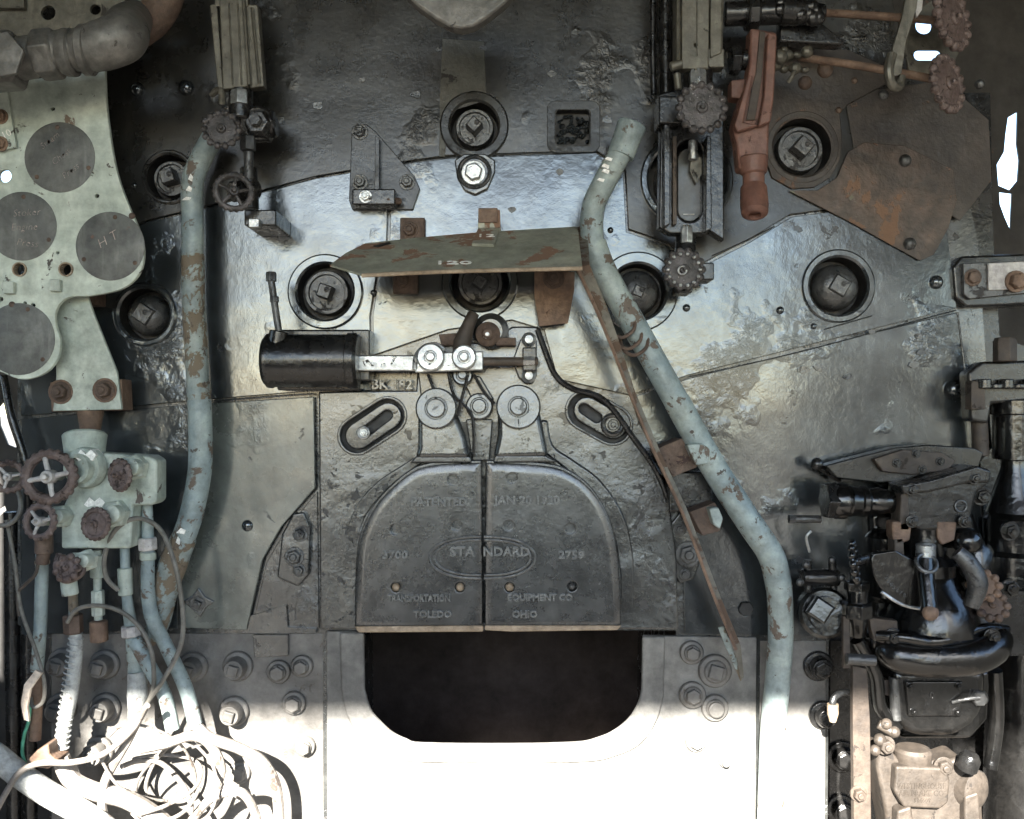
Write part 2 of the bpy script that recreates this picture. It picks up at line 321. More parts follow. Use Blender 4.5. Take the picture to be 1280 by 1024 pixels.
# ------------------------------------------------------------------ boiler backhead
bh = T('boiler_backhead', 'black painted boiler backhead of overlapping jacket plates with firehole at the bottom', 'boiler backhead', (0, 0, 0))
def rrect(x0, y0, x1, y1, r, n=5, only_bottom=False):
    o = []
    for cx, cy, a in ((x1 - r, y1 - r, 0), (x0 + r, y1 - r, 90), (x0 + r, y0 + r, 180), (x1 - r, y0 + r, 270)):
        if only_bottom and a >= 180: o.append((x0, y0) if a == 180 else (x1, y0)); continue
        for i in range(n + 1): t = R(a + 90 * i / n); o.append((cx + r * math.cos(t), cy + r * math.sin(t)))
    return o
firehole = [(453, 780), (805, 780), (803, 862), (798, 880), (786, 900), (768, 915), (748, 924), (720, 929), (640, 931), (530, 930), (508, 926), (490, 917), (474, 902), (463, 888), (455, 862)]
HOLES = dict(p1=(212, 222, 29), p2=(593, 158, 31), p3=(407, 365, 36), p4=(600, 353, 37), p5=(797, 365, 36), p6=(1002, 185, 37), p7=(1047, 358, 37), p8=(182, 393, 33), p9=(858, 225, 49))
H = lambda k: circ(*HOLES[k], 36)
FH = cs([(455, 862), (463, 888), (474, 902), (490, 917), (508, 926), (530, 930), (640, 931), (720, 929), (748, 924), (768, 915), (786, 900), (798, 880), (803, 862)])
MB().prism([(22, -120), (1088, -120), (1118, 20), (1136, 90), (1180, 110), (1222, 300), (1240, 560), (1036, 800), (1034, 1100), (62, 1100), (62, 800), (22, 780)], -.0095, -FB + .004, [[(x + (-40 if x < 620 else 40), y + (150 if y > 800 else 8)) for x, y in firehole]] + [circ(*v[:2], v[2] + 1, 32) for v in HOLES.values()] + [rrect(692, 135, 740, 184, 5)]).build('boiler_shell', 'casting', bh)
MB().prism([(380, 740), (880, 740), (880, 1040), (380, 1040)], -.55, -.57).build('firehole_baffle', 'firebox', bh)
plate_top = [(100, -120), (1090, -120), (1120, 20), (1138, 94), (1186, 112), (1222, 235), (1180, 258), (1060, 258), (988, 268), (935, 300), (876, 330), (832, 302), (786, 286), (782, 212), (745, 188), (560, 194), (489, 204), (395, 220), (330, 237), (262, 256), (180, 276), (60, 332), (60, 60)]
MB().prism(plate_top, .001, -.006, [H('p1'), H('p2'), H('p6'), H('p9'), rrect(694, 137, 738, 182, 5)], (0, -4e-6)).build('jacket_plate', 'jacket_shaded', bh, .0012)
MB().prism([(62, 335), (182, 279), (262, 259), (330, 240), (395, 223), (486, 208), (483, 300), (470, 345), (462, 395), (464, 488), (398, 488), (262, 499), (26, 520), (26, 340)], .0, -.006, [H('p3'), H('p8')]).build('jacket_plate', 'jacket', bh, .0012)
MB().prism([(490, 207), (560, 198), (745, 191), (779, 214), (783, 290), (830, 306), (876, 334), (937, 303), (990, 271), (1060, 262), (1180, 262), (1196, 385), (860, 469), (788, 494), (697, 474), (680, 412), (640, 400), (560, 412), (467, 444), (466, 395), (474, 345), (487, 300)], .002, -.006, [H('p4'), H('p5'), H('p7')]).build('jacket_plate', 'jacket', bh, .0012)
MB().prism([(790, 497), (862, 473), (1198, 390), (1207, 470), (1222, 560), (1236, 798), (856, 793), (853, 640), (835, 590), (800, 530)], -.001, -.008, [circ(932, 761, 9, 16)], (0, -6e-6)).build('jacket_plate', 'jacket', bh, .0012)
MB().prism([(262, 504), (392, 496), (394, 610), (352, 658), (328, 700), (308, 788), (226, 785), (226, 640), (262, 560)], .006, -.004, tilt=(3e-5, 0)).build('jacket_plate', 'green_jacket', bh, .0018)
MB().prism([(26, 524), (258, 504), (258, 600), (222, 660), (222, 786), (26, 794)], -.003, -.01).build('jacket_plate', 'jacket', bh, .0012)
MB().prism([(397, 614), (399, 786), (314, 789), (333, 703), (357, 662)], -.006, -.02).build('jacket_plate', 'casting', bh, .0015)
MB().prism([(64, 792), (404, 792), (405, 1100), (64, 1100)], -.0085, -.03).build('wrapper_plate', 'wrapper', bh, .002)
MB().prism([(1188, 116), (1238, 116), (1242, 300), (1250, 420), (1300, 440), (1300, 820), (1242, 820), (1224, 560), (1198, 385), (1183, 262)], -.06, -.07).build('side_sheet', 'black', bh, .001)
MB().prism([(408, 789), (454, 790)] + FH + [(804, 795), (946, 797), (944, 1100), (409, 1100)], -.004, -.016).build('firehole_plate', 'ring_dusty', bh, .002)
# flared lip round the firehole
lip = [(455, 792), (456, 862), (463, 886), (474, 900), (490, 915), (508, 924), (530, 929), (640, 930), (720, 928), (748, 922), (768, 913), (786, 898), (797, 880), (802, 862), (803, 795)]
MB().prism([(424, 791), (455, 791)] + cs(lip[1:-1]) + [(803, 796), (832, 796)] + cs([(830, 870), (822, 900), (802, 930), (770, 946), (720, 954), (530, 954), (486, 946), (452, 926), (433, 895), (426, 862)]), .003, -.006).build('firehole_ring', 'ring_dusty', bh, .006, 3)
MB().prism([(950, 801), (1033, 801), (1031, 1100), (948, 1100)], -.0085, -.04).build('wrapper_plate', 'wrapper_sunlit', bh, .002)
MB().prism([(1038, 801), (1300, 801), (1300, 1100), (1036, 1100)], -.34, -.36).build('side_sheet', 'black', bh, .001)
# the old lagging strip and other patches on the top plate
MB().prism([(553, 48), (605, 52), (608, 122), (600, 128), (560, 140), (556, 196), (549, 196), (550, 120)], .0026, .0008).build('patch_strip', 'strip_worn', bh, .0006)
MB().prism([(300, 788), (312, 770), (358, 756), (360, 784), (395, 786), (395, 792), (300, 792)], .001, -.02).build('patch_strip', 'casting', bh, .001)
MB().prism([(316, 794), (360, 794), (360, 820), (318, 822)], .002, -.012).build('patch_strip', 'casting', bh, .001)
# thin drip beads and welded seams
sb = MB()
for pts in ([(262, 502, .004), (330, 496, .005), (392, 492, .004)], [(862, 471, .001), (1000, 440, .001), (1195, 388, .001)], [(1197, 390, .001), (1209, 480, .001), (1222, 560, .001)], [(1030, 412, .003), (1090, 395, .003), (1165, 300, .003)][:2],
            [(890, 320, .003), (930, 302, .004), (968, 283, .003)], [(340, 237, .003), (395, 221, .003)], [(500, 205, .003), (560, 197, .003), (620, 193, .003), (745, 190, .003)]):
    MB().tube([W(*p) for p in pts], .0014, 6).build('seam_bead', 'jacket', bh)
# staybolts and studs low on the wrapper
def stay(px, py, r, hd, h, mt, d=-.0085, sides=4, a0=.5):
    m = MB(); c = W(px, py, d); q = S
    m.lathe([(r * q, 0), (r * q, .006), (r * q * .92, .009), (r * q * .70, .010)], c, FW, 26)
    m.lathe([(r * q * .72, .008), (r * q * .70, h * .8), (r * q * .6, h)], c, FW, 22)
    m.nut(c + FW * h * .98, hd * q, .008, FW, sides, a0)
    return m.build('staybolt', mt, bh, .0008)
for px, py in ((132, 830), (133, 884), (124, 938), (80, 828), (78, 884), (242, 833), (298, 832), (293, 888)): stay(px, py, 19, 9, .036, 'wrapper')
for px, py, r in ((349, 839, 15), (378, 832, 14), (368, 878, 15), (382, 932, 13), (300, 965, 14)): stay(px, py, r, r * .62, .016, 'wrapper' if py < 900 else 'wrapper_sunlit', sides=6)  # studs below the roof shadow get a paler colour, sunlight painted in
for px, py, r, sd_ in ((864, 815, 15, 6), (893, 838, 21, 4), (865, 868, 17, 6), (893, 884, 17, 20), (869, 926, 13, 6), (905, 950, 8, 20)): stay(px, py, r, r * .58, .014, 'wrapper' if py < 890 else 'ring_dusty', -.004, sd_)  # lower bolts painted paler where the sun reaches them
for px, py, r in ((1022, 832, 19), (1028, 893, 18)): stay(px, py, r, r * .55, .03, 'black', -.0085, 6)
for px, py, r in ((1052, 945, 24), (1050, 1010, 22)): stay(px, py, r, r * .55, .03, 'black', -.34, 6)
def rivet(px, py, r, d=.002, mt='jacket', nm='rivet', par=None):
    q = S * r; return MB().lathe([(q, -.004), (q * .96, q * .25), (q * .75, q * .6), (q * .4, q * .8), (0, q * .86)], W(px, py, d), FW, 18).build(nm, mt, par or bh)
for p in ((172, 112, 9), (233, 110, 10), (1170, 353, 9), (1190, 488, 8), (1017, 408, 4), (763, 288, 4), (467, 366, 4), (310, 657, 8), (168, 232, 4), (975, 388, 5), (858, 385, 5), (1192, 487, 12)): rivet(*p)

for p in ((452, 100, 4), (520, 118, 5), (604, 60, 4), (690, 92, 4), (760, 150, 5), (350, 150, 6), (398, 132, 5), (548, 62, 3), (720, 40, 4), (1090, 415, 4), (1148, 420, 4), (1152, 440, 4), (1143, 455, 5), (1060, 470, 4), (1005, 462, 5), (1024, 460, 5), (985, 280, 5), (700, 215, 4), (640, 262, 4)):
    x, y, q_ = p; MB().prism([(x + q_ * 1.6 * math.cos(a) * random.uniform(.6, 1.1), y + q_ * math.sin(a) * random.uniform(.6, 1.2)) for a in [i * .9 for i in range(7)]], .0032, .001).build('paint_blister', 'plug' if q_ < 5 else 'casting', bh)
# ------------------------------------------------------------------ washout plugs
def washout(key, rout, label, mc='jacket', ms='plug', a0=.3, head=11, depth=.020, dome=False, hd='plug', big=False):
    px, py, rin = HOLES[key]; t = T('washout_plug', label, 'washout plug', W(px, py, 0), 'washout plugs in the backhead'); c = W(px, py, 0); q = S
    ri = (rin - 1) * q; ro = rout * q
    MB().lathe([(ri, -.006), (ro, -.004), (ro, .005), (ro - .003, .0075), (ri + .004, .0075), (ri, .004), (ri, -.006)], c, FW, 48).build('collar', mc, t)
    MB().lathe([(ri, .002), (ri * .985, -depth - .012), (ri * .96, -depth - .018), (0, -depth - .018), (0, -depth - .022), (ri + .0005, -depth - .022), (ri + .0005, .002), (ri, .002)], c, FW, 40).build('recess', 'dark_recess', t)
    rp = ri * .80
    pr = [(rp, -depth - .02), (rp, -depth + .008), (rp * .95, -depth + .012)]
    pr += [(rp * .82, -depth + .012), (rp * .78, -depth + .006), (rp * .5, -depth + .006), (0, -depth + .007)] if not dome else [(rp * .85, -depth + .022), (rp * .5, -depth + .032), (0, -depth + .034)]
    MB().lathe(pr, c, FW, 36).build('plug_body', ms, t)
    MB().lathe([(head * q * 1.25, -depth), (head * q * 1.2, .014), (head * q * 1.05, .018)], c, FW, 4, a0).build('square_head', hd, t, .0012)
    return t
washout('p1', 34, 'small washout plug beside the top of the left blue pipe', a0=1.1, mc='jacket_shaded', head=10)
washout('p2', 43, 'washout plug under the hanging oval cover, with pale patch above it', a0=.05, head=9, mc='jacket_shaded', hd='plug')
washout('p3', 47, 'bright-rimmed washout plug just above the black air cylinder', a0=.45, head=10)
washout('p4', 48, 'washout plug half hidden under the rusty shelf', a0=.2, head=9)
washout('p5', 50, 'washout plug crossed by the right blue pipe', a0=.4, head=8, dome=True)
washout('p6', 46, 'washout plug with rusty brown collar beside the red casting', mc='rust_plate', a0=.1, head=12)
washout('p7', 46, 'washout plug alone on the right jacket plate below the rusty plate', a0=.25, head=13, dome=True)
washout('p8', 40, 'washout plug between the gauge board and the left blue pipe', a0=.2, head=13, dome=True)
washout('p9', 58, 'largest washout plug ring behind the right water gauge', a0=.2, head=12, dome=True)

# square pocket and small bolted boss in the top plate
t = T('square_pocket', 'square framed pocket holding crusted packing beside the top of the right pipe', 'pocket', W(716, 160))
MB().prism(rrect(684, 126, 750, 190, 10), .0045, .0005, [rrect(694, 137, 738, 182, 4)]).build('frame', 'jacket_shaded', t, .001)
m = MB().prism(rrect(693, 136, 739, 183, 4), .001, -.03, [rrect(695, 138, 737, 181, 4)]); m.build('pocket_wall', 'dark_recess', t)
m = MB()
for i in range(60):
    x, y = random.uniform(697, 735), random.uniform(146, 180); m.ball(W(x, y, -.016 + random.uniform(-.004, .004)), random.uniform(.003, .007), 7, random.uniform(.5, 1))
m.build('packing', 'jacket', t); MB().pbox(694, 137, 738, 182, -.02, -.03).build('pocket_back', 'dark_recess', t)
t = T('bolted_boss', 'three lobed boss with a bright hexagon bolt below the top washout plug', 'boss', W(593, 215))
MB().prism([W_ for W_ in [(568, 200), (580, 192), (606, 192), (619, 200), (619, 215), (610, 236), (594, 244), (580, 238), (571, 222)]], .010, 0).build('boss', 'casting', t, .003)
MB().ring(W(593, 215, .011), u(19), .004).build('boss_rim', 'casting', t)
MB().bolt(W(592, 216, .010), u(11.5), .012, stud=False).build('bolt', 'steel', t, .0008)

# ------------------------------------------------------------------ handwheels
def wheel(parent, c, axis, r, mt, lugs=16, spokes=4, hubmat=None, solid=False, fat=.15, name='handwheel', a0=0.0, hub=.2):
    x, y, z = basis(axis); c = Vector(c); m = MB(); fr_ = r * fat
    m.ring(c, r * (1 - fat), fr_ * .75, axis, 40, 8)
    for i in range(lugs):
        a = a0 + 2 * math.pi * i / lugs; dr = x * math.cos(a) + y * math.sin(a)
        tg = -x * math.sin(a) + y * math.cos(a); rot = Matrix((dr, tg, z)).transposed()
        m.ball(c + dr * r * (1 - fat * .75), max(math.pi * r / lugs * .86, r * fat * .7), 8, 1.0, dr)
    if solid: m.lathe([(r * .9, -fr_ * .4), (r * .9, fr_ * .2), (r * .5, fr_ * .5), (0, fr_ * .5)], c, axis, 28)
    w_ = m.build(name, mt, parent, .0008, 1)
    for i in range(0 if solid else spokes):
        a = a0 + .2 + 2 * math.pi * i / spokes; dr = x * math.cos(a) + y * math.sin(a)
        MB().tube([c + dr * r * .12, c + dr * r * .5 + z * fr_ * .4, c + dr * r * .85], [r * .11, r * .085, r * .11], 8, n=3).build('spoke', hubmat or mt, w_)
    MB().lathe([(r * hub * 1.2, -fr_), (r * hub * 1.2, fr_), (r * hub, fr_ * 1.4), (r * hub * .55, fr_ * 1.4), (r * hub * .55, fr_ * 2.1), (r * hub * .4, fr_ * 2.4)], c, axis, 18).build('hub', hubmat or mt, w_)
    return w_

# ------------------------------------------------------------------ gauge board, upper left
gb = T('gauge_board', 'chipped pale green lobed gauge board with four grey discs where gauges were taken off', 'gauge board', W(70, 300, .12))
d = .12
out = [(-80, 20), (131, 60), (132, 118), (137, 165), (146, 215), (160, 255), (172, 282), (179, 305), (179, 328), (172, 345), (158, 358), (140, 365), (112, 370), (90, 371), (76, 378), (69, 392), (70, 408), (75, 425), (73, 445), (62, 462), (44, 472), (24, 474), (4, 466), (-30, 440), (-80, 430)]
MB().prism(crv([(x, y, 0) for x, y in out][1:-2], 3) and [(-80, 20)] + [(p.x, p.y) for p in crv([(x, y, 0) for x, y in out[1:-2]], 3)] + [(-80, 440)], d, d - .008,
           [circ(25, 337, 7.5, 16), circ(83, 337, 7.5, 16), circ(6, 220, 8, 14), circ(66, 136, 2.6, 8), circ(121, 245, 2.6, 8), circ(72, 316, 2, 8), circ(31, 379, 2, 8), circ(41, 382, 3, 8), circ(1, 374, 3, 8)]).build('board', 'board_green', gb, .0016)
for i, (x, y, r) in enumerate(((75, 197, 44), (28, 283, 43), (138, 308, 43), (24, 424, 45))):
    g_ = MB().lathe([(u(r, d), -.001), (u(r, d), .0012), (u(r - 2, d), .0022), (0, .0022)], W(x, y, d), FW, 44).build('gauge_disc', 'disc_grey', gb)
    for a in (20, 140, 265): MB().ball(W(x + r * .86 * math.cos(R(a + i * 7)), y + r * .86 * math.sin(R(a + i * 7)), d + .002), .0042, 8, .5, FW).build('screw', 'rust', g_)
def scrawl(words, par):
    m = MB()
    for s_, x, y, h, a in words:
        ex = Vector((math.cos(R(a)), 0, math.sin(R(a)))); ey = Vector((-math.sin(R(a)), 0, math.cos(R(a)))); m.text(s_, W(x, y, d + .0028), u(h, d), ex, ey, .0003, shear=.2, off=-.0006)
    return m.build('chalk_writing', 'chalk', par, recalc=False)
scrawl([('Stoker', 33, 266, 9, 4), ('Engine', 30, 284, 9, 2), ('Press', 34, 304, 9, -6)], gb)
scrawl([('Steam', 62, 176, 8, 38), ('Chest', 76, 196, 8, 38), ('Press', 88, 214, 8, 38)], gb)
scrawl([('H T', 134, 300, 12, 30)], gb)
for x, y in ((25, 337), (83, 337)): MB().lathe([(u(7.4, d), -.012), (u(9, d), -.012), (u(9, d), .004), (u(7.4, d), .004), (u(7.4, d), -.012)], W(x, y, d), FW, 22).build('sleeve', 'tan_edge', gb)
for x, y in ((12, 360), (70, 357)): MB().box(W(x, y, d + .006), (u(13, d), .012, u(15, d))).build('square_nut', 'pale_green', gb, .0018)
for x, y, sc in ((15, 381, 4), (165, 270, 4)): MB().ball(W(x, y, d), .006, 10, .6, FW).build('rivet', 'rust', gb)
cp = MB().prism([(-60, 128), (8, 112), (20, 184), (-60, 200)], d + .010, d + .003).build('corner_plate', 'board_green', gb, .0012)
for x, y in ((1, 146), (1, 180)): MB().bolt(W(x, y, d + .010), u(7, d)).build('hexagon_nut', 'rust_light', cp)
MB().text('10', W(8, 168, d + .0105), u(9, d), (math.cos(.5), 0, math.sin(.5)), (-math.sin(.5), 0, math.cos(.5)), .0003).build('painted_number', 'white_mark', cp, recalc=False)
# bracket that carries the board
t = T('board_bracket', 'tapering pale green bracket with two rusty nuts hanging below the gauge board', 'bracket', W(112, 440, .08))
MB().prism([(66, 366), (108, 366), (118, 395), (132, 430), (146, 465), (152, 512), (66, 514), (70, 470)], .085, .077).build('bracket_plate', 'pale_green', t, .0015)
MB().pbox(62, 356, 108, 378, .084, .0).build('standoff', 'rust', t, .002)
MB().prism([(62, 478), (152, 474), (154, 513), (64, 515)], .076, .03).build('foot', 'rust_light', t, .002)
for x, y in ((76, 490), (131, 488)): MB().bolt(W(x, y, .0852), u(9.5, .085), .014).build('nut', 'rust', t, .0008)
for x, y in ((76, 490), (131, 488)): MB().lathe([(u(16, .085), 0), (u(15, .085), .0012), (0, .0014)], W(x, y, .0845), FW, 20).build('rust_washer', 'rust_light', t)
MB().cyl(W(113, 512, .06), W(113, 540, .06), u(16, .06), u(12, .06)).build('gland', 'rust_light', t)

# ------------------------------------------------------------------ big union pipe, top left
t = T('steam_pipe', 'thick grey steam pipe with hexagon unions and an elbow across the top left corner', 'pipe', W(60, 65, .26))
d = .26
MB().tube([W(-90, 78, d), W(-20, 78, d), W(50, 70, d), W(95, 62, d)], u(26, d), 24).build('pipe_body', 'grey_metal', t)
MB().cyl(W(-60, 78, d + .005), W(26, 76, d), u(41, d), u(37, d), 6).build('union_nut', 'grey_metal', t, .003)
MB().lathe([(u(28, d), 0), (u(31, d), .012), (u(18, d), .014)], W(4, 72, d + .05), FW, 6, .2).build('hexagon_plug', 'grey_metal', t, .003)
MB().cyl(W(45, 70, d), W(75, 67, d), u(32, d), None, 6).build('union_nut', 'grey_metal', t, .003)
MB().lathe([(u(26, d), 0), (u(29, d), .006), (u(29, d), .018), (u(25, d), .022)], W(78, 66, d), RT, 28).build('ring_flange', 'grey_metal', t)
MB().tube([W(96, 64, d), W(125, 58, d), W(152, 47, d - .01), W(160, 32, d - .06), W(170, 22, d - .12)], [u(25, d), u(30, d), u(31, d), u(28, d), u(22, d)], 24).build('elbow', 'grey_metal', t)
MB().lathe([(u(26, d), 0), (u(31, d), .004), (u(31, d), .014), (u(26, d), .018)], W(102, 63, d), RT, 28).build('ring_flange', 'tan_edge' if 0 else 'grey_metal', t)
t2 = tag(MB().tube([W(165, 42, .12), W(192, 22, .13), W(208, -10, .14), W(212, -60, .14)], u(22, .13), 20).build('lagged_pipe', 'rust'), 'dark brown lagged pipe rising out of the frame behind the grey elbow', 'pipe')
t = T('pipe_hanger', 'dark grey hanger plate with round holes behind the top left pipe', 'plate', W(90, 20, .15))
MB().prism([(-60, -60), (190, -60), (188, 20), (150, 42), (128, 64), (-60, 70)], .15, .143, [circ(60, 16, 9, 16), circ(119, 12, 6.5, 16), [(152, 16), (158, -8), (176, -8), (168, 8), (160, 17)]]).build('hanger_plate', 'guard', t, .001)
MB().pbox(-60, -30, 30, 10, .162, .151).build('clamp_plate', 'guard', t, .001)

# ------------------------------------------------------------------ left blue-green handrail pipe
t = T('blue_pipe', 'chipped pale blue pipe running down the left side of the backhead', 'pipe', W(242, 400, .07))
pl = [(266, 172, .06), (253, 196, .07), (241, 228, .075), (241, 290, .075), (242, 380, .075), (246, 450, .075), (250, 520, .075), (250, 585, .075), (240, 640, .075), (226, 682, .07)]
MB().tube([W(*p) for p in pl[:4]] + [W(241, 330, .075)], u(13.6, .07), 22, n=8).build('pipe_length', 'pipe_blue', t)
MB().tube([W(241, 318, .075), W(242, 380, .075), W(246, 450, .075), W(249, 508, .075)], u(14, .07), 22, n=8).build('pipe_length', 'pipe_worn', t)
MB().tube([W(249, 500, .075)] + [W(*p) for p in pl[6:]], u(14.6, .07), 22, n=8).build('pipe_length', 'pipe_blue', t)
MB().tube([W(230, 672, .07), W(216, 706, .06), W(206, 738, .05), W(198, 780, .04), W(186, 800, .03)], [u(15), u(17), u(16), u(13), u(10)], 20).build('pipe_length', 'pipe_worn', t)
for x, y, w_, h_ in ((238, 222, 6, 10), (236, 236, 8, 8), (233, 248, 12, 4), (226, 664, 12, 8), (222, 676, 5, 10), (212, 690, 5, 6)): MB().prism([(x - w_ / 2, y + 2), (x, y - h_ / 2), (x + w_ / 2, y - 1), (x + w_ / 3, y + h_ / 2)], .075 + u(13.5, .075) + .001, .075 + .012).build('white_mark', 'white_mark', t)

# ------------------------------------------------------------------ right handrail pipe
t = T('blue_pipe', 'longer chipped blue green pipe sweeping down the right side to the sunlit floor', 'pipe', W(840, 500, .10))
pr_ = [(788, 158, .10), (776, 190, .10), (757, 225, .10), (742, 258, .10), (740, 295, .10), (757, 343, .10), (790, 402, .10), (838, 488, .10), (892, 584, .10), (938, 655, .095), (964, 695, .09), (974, 735, .08), (976, 790, .06), (972, 850, .05), (966, 920, .045), (962, 1050, .04)]
P_ = [W(*p) for p in pr_]
MB().tube(P_[1:5] + [W(745, 312, .10)], u(14.5, .1), 24, n=8).build('pipe_length', 'pipe_blue', t)
MB().tube([W(742, 305, .10)] + P_[5:8] + [W(850, 509, .1)], u(16, .1), 24, n=8).build('pipe_length', 'pipe_blue', t)
MB().tube([W(846, 502, .10)] + P_[8:12], u(16.5, .09), 24, n=8).build('pipe_length', 'pipe_blue', t)
MB().tube([W(971, 722, .084)] + P_[11:], [u(16, .08), u(15.5, .05), u(16, .04)], 24, n=8).build('pipe_length', 'pipe_blue', t)
ax = (P_[0] - P_[1]).normalized()
MB().lathe([(u(13, .1), -.03), (u(17, .1), -.03), (u(18.5, .1), .028), (u(17.5, .1), .03), (u(13.5, .1), .03), (u(13, .1), .0)], W(783, 175, .1), ax, 26).build('end_socket', 'pipe_blue', t)
for x, y, w_, h_ in ((761, 199, 10, 6), (757, 208, 10, 7), (757, 214, 10, 7), (751, 225, 10, 5)): MB().prism([(x - w_ / 2, y), (x - 2, y - h_ / 2), (x + w_ / 2, y - 1), (x + w_ / 3, y + h_ / 2)], .1 + u(15, .1) + .0005, .105).build('white_mark', 'white_mark', t)
t = T('rusty_wire', 'rusty wire wound in loose loops round the right blue pipe', 'wire', W(785, 425, .1))
for i, (x, y) in enumerate(((776, 410), (784, 424), (792, 432))):
    MB().tube([W(x - 18, y - 12, .10), W(x - 12, y + 6, .125), W(x + 2, y + 12, .13), W(x + 16, y + 2, .128), W(x + 18, y - 12, .115)], .0032, 8).build('loop', 'rust', t)

# ------------------------------------------------------------------ shelf
sh = T('shelf', 'tilted rusty green shelf plate bracketed out over the centre', 'shelf', W(570, 320, .2))
def SP(px, t_): return W(px, 338 - 50 * t_, .26 - .20 * t_)      # t=0 front edge, t=1 back
top = [W(412, 331, .25), W(432, 316, .20), W(456, 304, .12), W(520, 297, .09), W(600, 290, .07), W(722, 283, .06), W(728, 334, .26), W(560, 338, .26), W(452, 343, .26)]
MB().slab([top[8], top[7], top[6], top[5], top[4], top[3], top[2], top[1], top[0]], .0).build('x', 'rust_green', sh) if 0 else None
pl_ = top; nrm = (top[6] - top[8]).cross(top[5] - top[6]).normalized()
# flatten the outline onto one plane through front edge and back corner
p0 = top[6]; e1 = (top[8] - top[6]).normalized(); e2 = (top[5] - top[6]); e2 = (e2 - e1 * e2.dot(e1)).normalized(); nn = e1.cross(e2)
camp = Vector((0, -D, 0))
def onplane(p): r_ = p - camp; return camp + r_ * ((p0 - camp).dot(nn) / r_.dot(nn))
TP = [onplane(p) for p in top]
if nn.z < 0: nn = -nn
th = nn * -.004
m = MB(); k = len(TP); m.add(TP + [p + th for p in TP], [tuple(range(k)), tuple(range(k, 2 * k))] + [(i, (i + 1) % k, k + (i + 1) % k, k + i) for i in range(k)])
m.build('shelf_plate', 'rust_green', sh, .0012)
MB().tube([TP[8] + th * .5, TP[7] + th * .5, TP[6] + th * .5], .0035, 8, n=3).build('front_edge', 'tan_edge', sh)
dn = (TP[7] - (TP[4])).normalized()
def onshelf(px, py): return onplane(W(px, py, .15))
m = MB().text('120', onshelf(566, 329) + nn * .0008, u(12, .22), (onshelf(580, 329) - onshelf(566, 329)).normalized(), (onshelf(566, 322) - onshelf(566, 329)).normalized(), .0004, off=.0003, sx=1.9); m.build('painted_number', 'white_mark', sh, recalc=False)
MB().prism([(466, 307), (478, 304), (489, 304), (480, 308), (470, 310)], .1, .099).build('slot', 'dark_recess', sh) if 0 else None
a_, b_, c_, d_ = onshelf(466, 308), onshelf(487, 303), onshelf(489, 305), onshelf(472, 310)
MB().slab([a_ + nn * .001, b_ + nn * .001, c_ + nn * .001, d_ + nn * .001], .0005).build('slot', 'dark_recess', sh)
cl = MB().add([], [])
q = [onshelf(590, 309), onshelf(618, 310), onshelf(626, 286), onshelf(600, 284)]
cl.add([p + nn * .001 for p in q] + [p + nn * .007 for p in q], [(0, 1, 2, 3), (4, 5, 6, 7), (0, 1, 5, 4), (1, 2, 6, 5), (2, 3, 7, 6), (3, 0, 4, 7)])
cl.prism([(598, 262), (625, 262), (626, 292), (597, 290)], .075, .068)
strap_ = cl.build('strap', 'rust_green', sh, .001)
MB().text('12', onshelf(607, 300) + nn * .0078, u(12, .15), (onshelf(617, 300) - onshelf(607, 300)).normalized(), (onshelf(608, 290) - onshelf(607, 300)).normalized(), .0003, sx=1.5).build('painted_number', 'white_mark', strap_, recalc=False)
MB().pbox(598, 260, 622, 278, .079, .0755).build('strap_end', 'rust_light', sh, .001)
# bracing angle: flat bar running from the shelf down to the right
arm = [(722, 284, 734, .07), (722, 334, 737, .20), (742, 382, 757, .17), (762, 430, 774, .15), (786, 490, 793, .14), (815, 560, 822, .14), (852, 640, 859, .13), (890, 740, 897, .11), (918, 810, 926, .10), (926, 850, 930, .09)]
m = MB(); vv = []; fs = []
for x0, y, x1, dd in arm: vv += [W(x0, y, dd), W(x1, y - 3, dd - .004), W(x1, y - 3, dd - .022), W(x0, y, dd - .018)]
for i in range(len(arm) - 1):
    for j in range(4): l = (j + 1) % 4; fs.append((4 * i + j, 4 * i + l, 4 * i + 4 + l, 4 * i + 4 + j))
fs += [(0, 1, 2, 3), tuple(range(4 * len(arm) - 4, 4 * len(arm)))]
m.add(vv, fs); m.build('brace_bar', 'brace_paint', sh, .001)
MB().tube([W(722, 336, .205), W(744, 384, .175), W(764, 432, .155), W(787, 491, .145), W(816, 561, .145), W(853, 641, .135), W(891, 741, .115), W(920, 812, .105)], .003, 8).build('brace_edge', 'rust_light', sh)
MB().prism([(898, 785), (905, 783), (930, 846), (926, 852), (906, 806)], .085, .08).build('brace_tip', 'pipe_worn', sh, .001)
for pts in ([(818, 562), (852, 548), (862, 552), (872, 584), (842, 596)], [(862, 640), (894, 628), (904, 650), (900, 664), (878, 670)]):
    c_ = MB().prism(pts, .10, .03).build('clamp', 'rust', sh, .002)
    cx = sum(p[0] for p in pts) / len(pts); cy = sum(p[1] for p in pts) / len(pts)
for pts in ([(858, 556), (878, 554), (888, 562), (886, 580), (870, 582)], [(886, 636), (898, 634), (904, 648), (900, 662), (892, 656)]): MB().prism(pts, .128, .10).build('clamp_pad', 'pipe_blue', sh, .003)
MB().pbox(836, 590, 890, 640, .05, .0).build('clamp_block', 'black', sh, .004)
